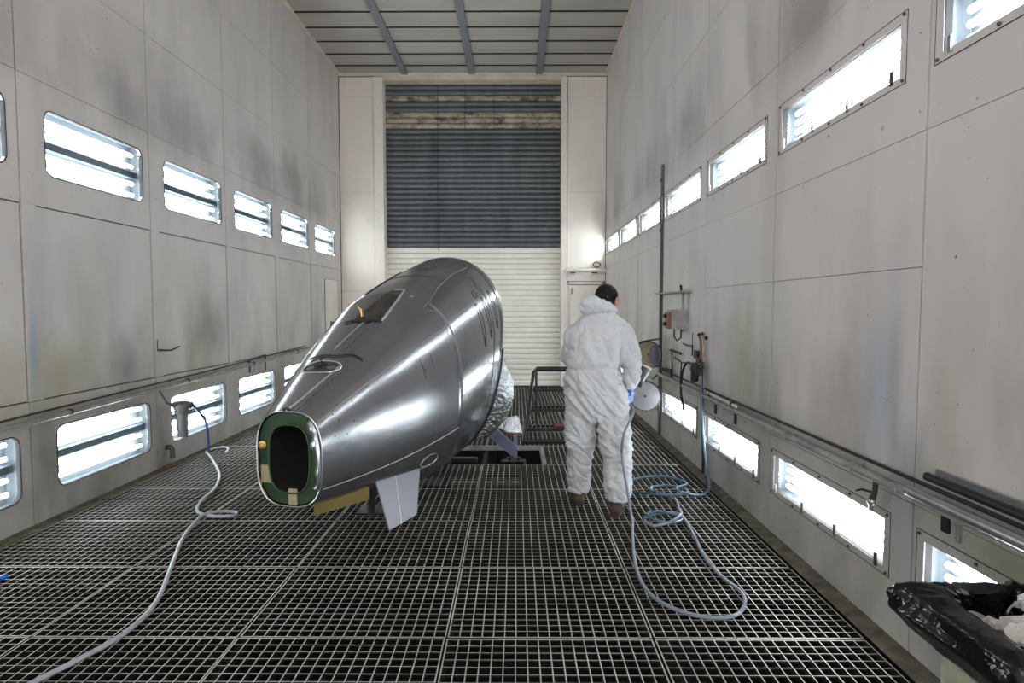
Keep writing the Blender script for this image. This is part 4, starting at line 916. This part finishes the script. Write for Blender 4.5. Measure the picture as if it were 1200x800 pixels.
def reel(c, r0, label, m, arms):
    t = thing('hose_reel', (c[0], c[1], c[2]-r0), label, 'hose reel', 'round reel discs on the wall post'); c = Vector(c); ax = Vector((-.18, -1, .02))
    MB().lathe(c, ax, [(-.02, r0*.97), (0, r0), (.006, r0*.985), (.010, r0*.8), (.020, r0*.3), (.022, .001)], 32).build('disc', M[m], t, smooth=True)
    MB().tube([c+r0*(Vector((math.cos(a), .18*-math.cos(a), math.sin(a)))) for a in [2*math.pi*q/32 for q in range(32)]], .007, 6, closed=True).build('rim', M['black_steel'], t, smooth=True)
    MB().lathe(c+ax.normalized()*.015, ax, [(0, .016), (.018, .014)], 10).build('hub', M['bolt'], t, smooth=True)
    MB().lathe(c-ax.normalized()*.10, ax, [(0, r0*.9), (.006, r0*.95), (.012, r0*.9)], 32).build('back_disc', M['pipe'], t, smooth=True)
    MB().lathe(c-ax.normalized()*.10, ax, [(0, .07), (.09, .07)], 20).build('drum', M['pipe'], t, smooth=True)
    if m == 'tan_disc': g = MB(); g.ell(c+ax.normalized()*.030+Vector((r0*.50, 0, 0)), (r0*.36, .018, r0*.74)); g.build('blue_crescent', M['crescent'], t, smooth=True)
    for P in arms: MB().tube(P, .009, 6).build('arm', M['black_steel'], t, smooth=True)
M['crescent'] = mat('blue_grey_crescent', (.11, .135, .19), .35); M['tan_disc'] = mat('tan_overspray_disc', (.23, .19, .12), .5, vary=.35, vscale=7); M['grey_disc'] = mat('lilac_grey_disc', (.27, .26, .285), .45, vary=.12)
reel((1.545, 7.15, 1.03), .155, 'tan stained round reel disc, the upper of two beside the painter', 'tan_disc', [[(1.74, 7.45, 1.20), (1.60, 7.2, 1.20), (1.46, 7.15, 1.18), (1.38, 7.1, 1.14)], [(1.74, 7.45, .87), (1.55, 7.2, .86)]])
reel((1.475, 6.95, .575), .165, 'lilac-grey round reel disc, the lower of two beside the painter', 'grey_disc', [[(1.74, 7.45, .78), (1.62, 7.2, .74), (1.50, 7.05, .78)], [(1.74, 7.45, .40), (1.50, 7.0, .385)]])
t = thing('strip_lamp', (1.4, YB-.12, 2.2), 'white tube on a bracket above the white door in the right column', 'lamp')
g = MB(); g.tube([(1.0, YB-.14, 2.30), (1.76, YB-.14, 2.30)], .036, 12); g.build('tube', M['white_steel'], t, smooth=True); g = MB(); g.tube([(.96, YB-.10, 2.28), (1.02, YB-.1, 2.34)], .02, 8); g.build('end_cap', M['white_steel'], t)
for x in (1.12, 1.55): g = MB(); g.obox((x, YB-.08, 2.26), (.05, 0, 0), (0, .05, 0), (0, 0, .012)); g.build('bracket', M['bolt'], t)
g = MB(); g.tube([(1.60+.07*math.cos(a), YB-.03, 2.42+.05*math.sin(a)) for a in [2*math.pi*q/14 for q in range(14)]], .012, 6, closed=True); g.build('cable_loop', M['bolt'], t, smooth=True)

# ------------------------------------------------------------------ step stool
t = thing('step_platform', (.45, 7.4, 0), 'black steel step platform with grated treads and handrail behind the painter', 'steps')
B = M['black_steel']
def beam(P, r0, name): MB().tube(P, r0, 8).build(name, B, t, smooth=True)
for x0 in (.10, .80):
    beam([(x0, 7.05, .02), (x0, 8.0, .02)], .022, 'foot_rail')
    beam([(x0, 7.08, .02), (x0+.05 if x0 < .5 else x0, 7.16, .30), (x0+.10 if x0 < .5 else x0, 7.5, .62), (x0+.13 if x0 < .5 else x0, 7.6, .78), (x0+.17 if x0 < .5 else x0, 7.62, .81)], .022, 'stringer')
    beam([(x0+.17 if x0 < .5 else x0, 7.9, .02), (x0+.17 if x0 < .5 else x0, 7.9, .80)], .018, 'rear_post')
beam([(.27, 7.62, .81), (.80, 7.62, .81)], .026, 'handrail'); beam([(.27, 7.9, .80), (.80, 7.9, .80)], .018, 'handrail')
beam([(.10, 7.05, .03), (.80, 7.05, .03)], .028, 'foot_bar')
M['tread_bar'] = mat('tread_bar_steel', (.20, .20, .19), .4, .5)
for z, y0, x0 in ((.17, 7.10, .14), (.36, 7.34, .18), (.57, 7.58, .22)):
    g = MB(); g.box(x0, .79, y0, y0+.02, z-.035, z+.004); g.box(x0, .79, y0+.22, y0+.24, z-.03, z); g.box(x0, x0+.02, y0, y0+.24, z-.03, z); g.box(.77, .79, y0, y0+.24, z-.03, z); tr = g.build('tread', B, t, bevel=.002)
    g = MB()
    for q in range(1, 12): xx = x0+(.79-x0)*q/12; g.box(xx-.002, xx+.002, y0, y0+.24, z-.02, z)
    g.build('tread_grate', M['tread_bar'], tr)
g = MB(); g.box(.46, .78, 7.12, 7.30, .172, .19); g.build('red_pad', mat('dark_red_pad', (.12, .01, .015), .6), t, bevel=.004)
beam([(.13, 7.1, .12), (.24, 7.34, .19)], .010, 'bright_stay')

# ------------------------------------------------------------------ waste bin with black bag
M['bag'] = mat('black_bin_bag', (.003, .003, .005), .10, bump=.55, bscale=12, coat=.0, spec=.5)
M['bin'] = mat('grey_plastic_bin', (.30, .32, .37), .5)
M['label'] = mat('yellowed_label', (.42, .42, .30), .6, vary=.3, vscale=16)
M['tissue'] = mat('crumpled_paper', (.58, .55, .53), .8, bump=.4, bscale=40)
bx0, bx1, by0, by1, bz = 1.335, 1.72, 1.42, 1.96, .66
t = thing('waste_bin', (1.53, 1.7, 0), 'grey plastic bin with yellowed side labels under the black bag, bottom right', 'bin')
g = MB(); n_ = 32
def sup(cx, cy, ax, ay, a, p=6):
    c, s_ = math.cos(a), math.sin(a); return (cx+ax*math.copysign(abs(c)**(2/p), c), cy+ay*math.copysign(abs(s_)**(2/p), s_))
cxb, cyb, axb, ayb = (bx0+bx1)/2, (by0+by1)/2, (bx1-bx0)/2, (by1-by0)/2
vs = []; fs = []; prof = [(.0, .90), (.62, .985), (.64, 1.0), (.645, .985), (.05, .93)]
for z, k_ in prof:
    for q in range(n_): vs.append((*sup(cxb, cyb, axb*k_*.95, ayb*k_*.95, 2*math.pi*q/n_), z+.002))
for i in range(len(prof)-1):
    for q in range(n_): fs.append((i*n_+q, i*n_+(q+1) % n_, (i+1)*n_+(q+1) % n_, (i+1)*n_+q))
fs += [tuple(range(n_))[::-1], tuple((len(prof)-1)*n_+q for q in range(n_))]; g.add(vs, fs).build('tub', M['bin'], t, smooth=True)
g = MB(); g.box(bx0+.004, bx0+.012, 1.50, 1.88, .40, .56); lb = g.build('label_panel', M['label'], t)
g = MB(); g.box(bx0+.010, bx0+.018, 1.56, 1.86, .30, .385); g.build('blue_print_panel', mat('blue_grey_print', (.16, .20, .27), .5, vary=.3, vscale=20), t)
g = MB()
for q in range(9): g.box(bx0+.0025, bx0+.004, 1.60+.028*q, 1.615+.028*q+.006*(q % 3 == 0), .505+.004*(q % 2), .53)
g.build('print_marks', mat('grey_print', (.13, .13, .13), .6), lb)
# bag: inner lining, rim, hanging skirt
g = MB(); n_ = 140; rows = []
hem = lambda a: .10+.14*(.5-.5*math.sin(a))+.03*math.sin(3*a+1)     # hangs lower towards the camera
for q in range(n_):
    a = 2*math.pi*q/n_; col = []
    w1 = .012*noise.noise(Vector((math.cos(a)*5, math.sin(a)*5, 0))); out = .018+.03*abs(noise.noise(Vector((math.cos(a)*2.3, math.sin(a)*2.3, 4))))
    corner = max(0, math.cos(a-2.55))**10*.055
    H_ = hem(a)
    pts = [(-.10, -.30), (-.065, -.14), (-.04, -.03), (-.008, .02+w1), (.022+out*.4+corner*.6, .012+w1), (.03+out+corner, -.02), (.036+out+corner*.9, -H_*.5), (.022+out*.7+corner*.3, -H_*.85), (.014+out*.5, -H_)]
    P = spline([(o_, z_, 0) for o_, z_ in pts], 4)
    for k_, p in enumerate(P):
        x, y = sup(cxb, cyb, axb+p.x, ayb+p.x, a, 5); z = bz+p.y
        f = min(1, k_/10); e = .016*noise.noise(Vector((x*11, y*11, z*26)))+.010*noise.noise(Vector((x*34, y*34, z*50+a*4)))+.008*math.sin(a*26+6*noise.noise(Vector((a*2, z*7, 0))))
        d = Vector((x-cxb, y-cyb, 0)).normalized(); rows.append((x+d.x*e*f, y+d.y*e*f, z+.35*e*f))
m_ = len(rows)//n_
g.add(rows, [(q*m_+k_, ((q+1) % n_)*m_+k_, ((q+1) % n_)*m_+k_+1, q*m_+k_+1) for q in range(n_) for k_ in range(m_-1)]); bag = g.build('bin_bag', M['bag'], None, smooth=True)
bag.data.polygons.foreach_set('use_smooth', [True]*len(bag.data.polygons)); bag.modifiers.new('th', 'SOLIDIFY').thickness = .0015
tag(bag, 'glossy black plastic bag folded over the rim of the bin, bottom right', 'bag')
def paper(name, c, r0, seed, label, m='tissue', tilt=.0):
    g = MB(); c = Vector(c); n1, n2 = 18, 18; vs = []
    for i in range(n1+1):
        for j in range(n2+1):
            u, v = i/n1*2-1, j/n2*2-1; p = Vector((u*r0[0], v*r0[1], 0)); q = Vector((u*1.6+seed, v*1.6, seed))
            z = r0[2]*(1-.55*(u*u+v*v))+.05*noise.noise(q*1.1)+.022*abs(noise.noise(q*3))+tilt*u
            p += Vector((.03*noise.noise(q*2+Vector((9, 0, 0))), .03*noise.noise(q*2+Vector((0, 9, 0))), z)); vs.append(c+p)
    g.add(vs, [(i*(n2+1)+j, i*(n2+1)+j+1, (i+1)*(n2+1)+j+1, (i+1)*(n2+1)+j) for i in range(n1) for j in range(n2)])
    o = g.build(name, M[m], None, smooth=False); o.modifiers.new('th', 'SOLIDIFY').thickness = .0015; return tag(o, label, 'paper')
paper('crumpled_paper', (1.51, 1.68, .615), (.115, .13, .075), 3.1, 'large crumpled off-white paper sheet lying in the black bag')
paper('crumpled_paper', (1.60, 1.82, .665), (.06, .05, .05), 8.4, 'pointed white paper scrap standing up at the back of the bag', tilt=.05)
M['orange_card'] = mat('orange_card', (.50, .24, .05), .6)
paper('orange_card', (1.655, 1.76, .675), (.05, .05, .02), 5.0, 'small orange card behind the papers in the black bag', 'orange_card')
g = MB(); g.lathe((1.435, 1.83, .595), (.3, -.5, 1), [(0, .001), (.0, .065), (.004, .067), (.006, .055), (.002, .001)], 24); o = g.build('paper_disc', mat('grey_disc_card', (.33, .31, .32), .6), None, smooth=True); tag(o, 'grey round disc half buried at the left in the black bag', 'disc')
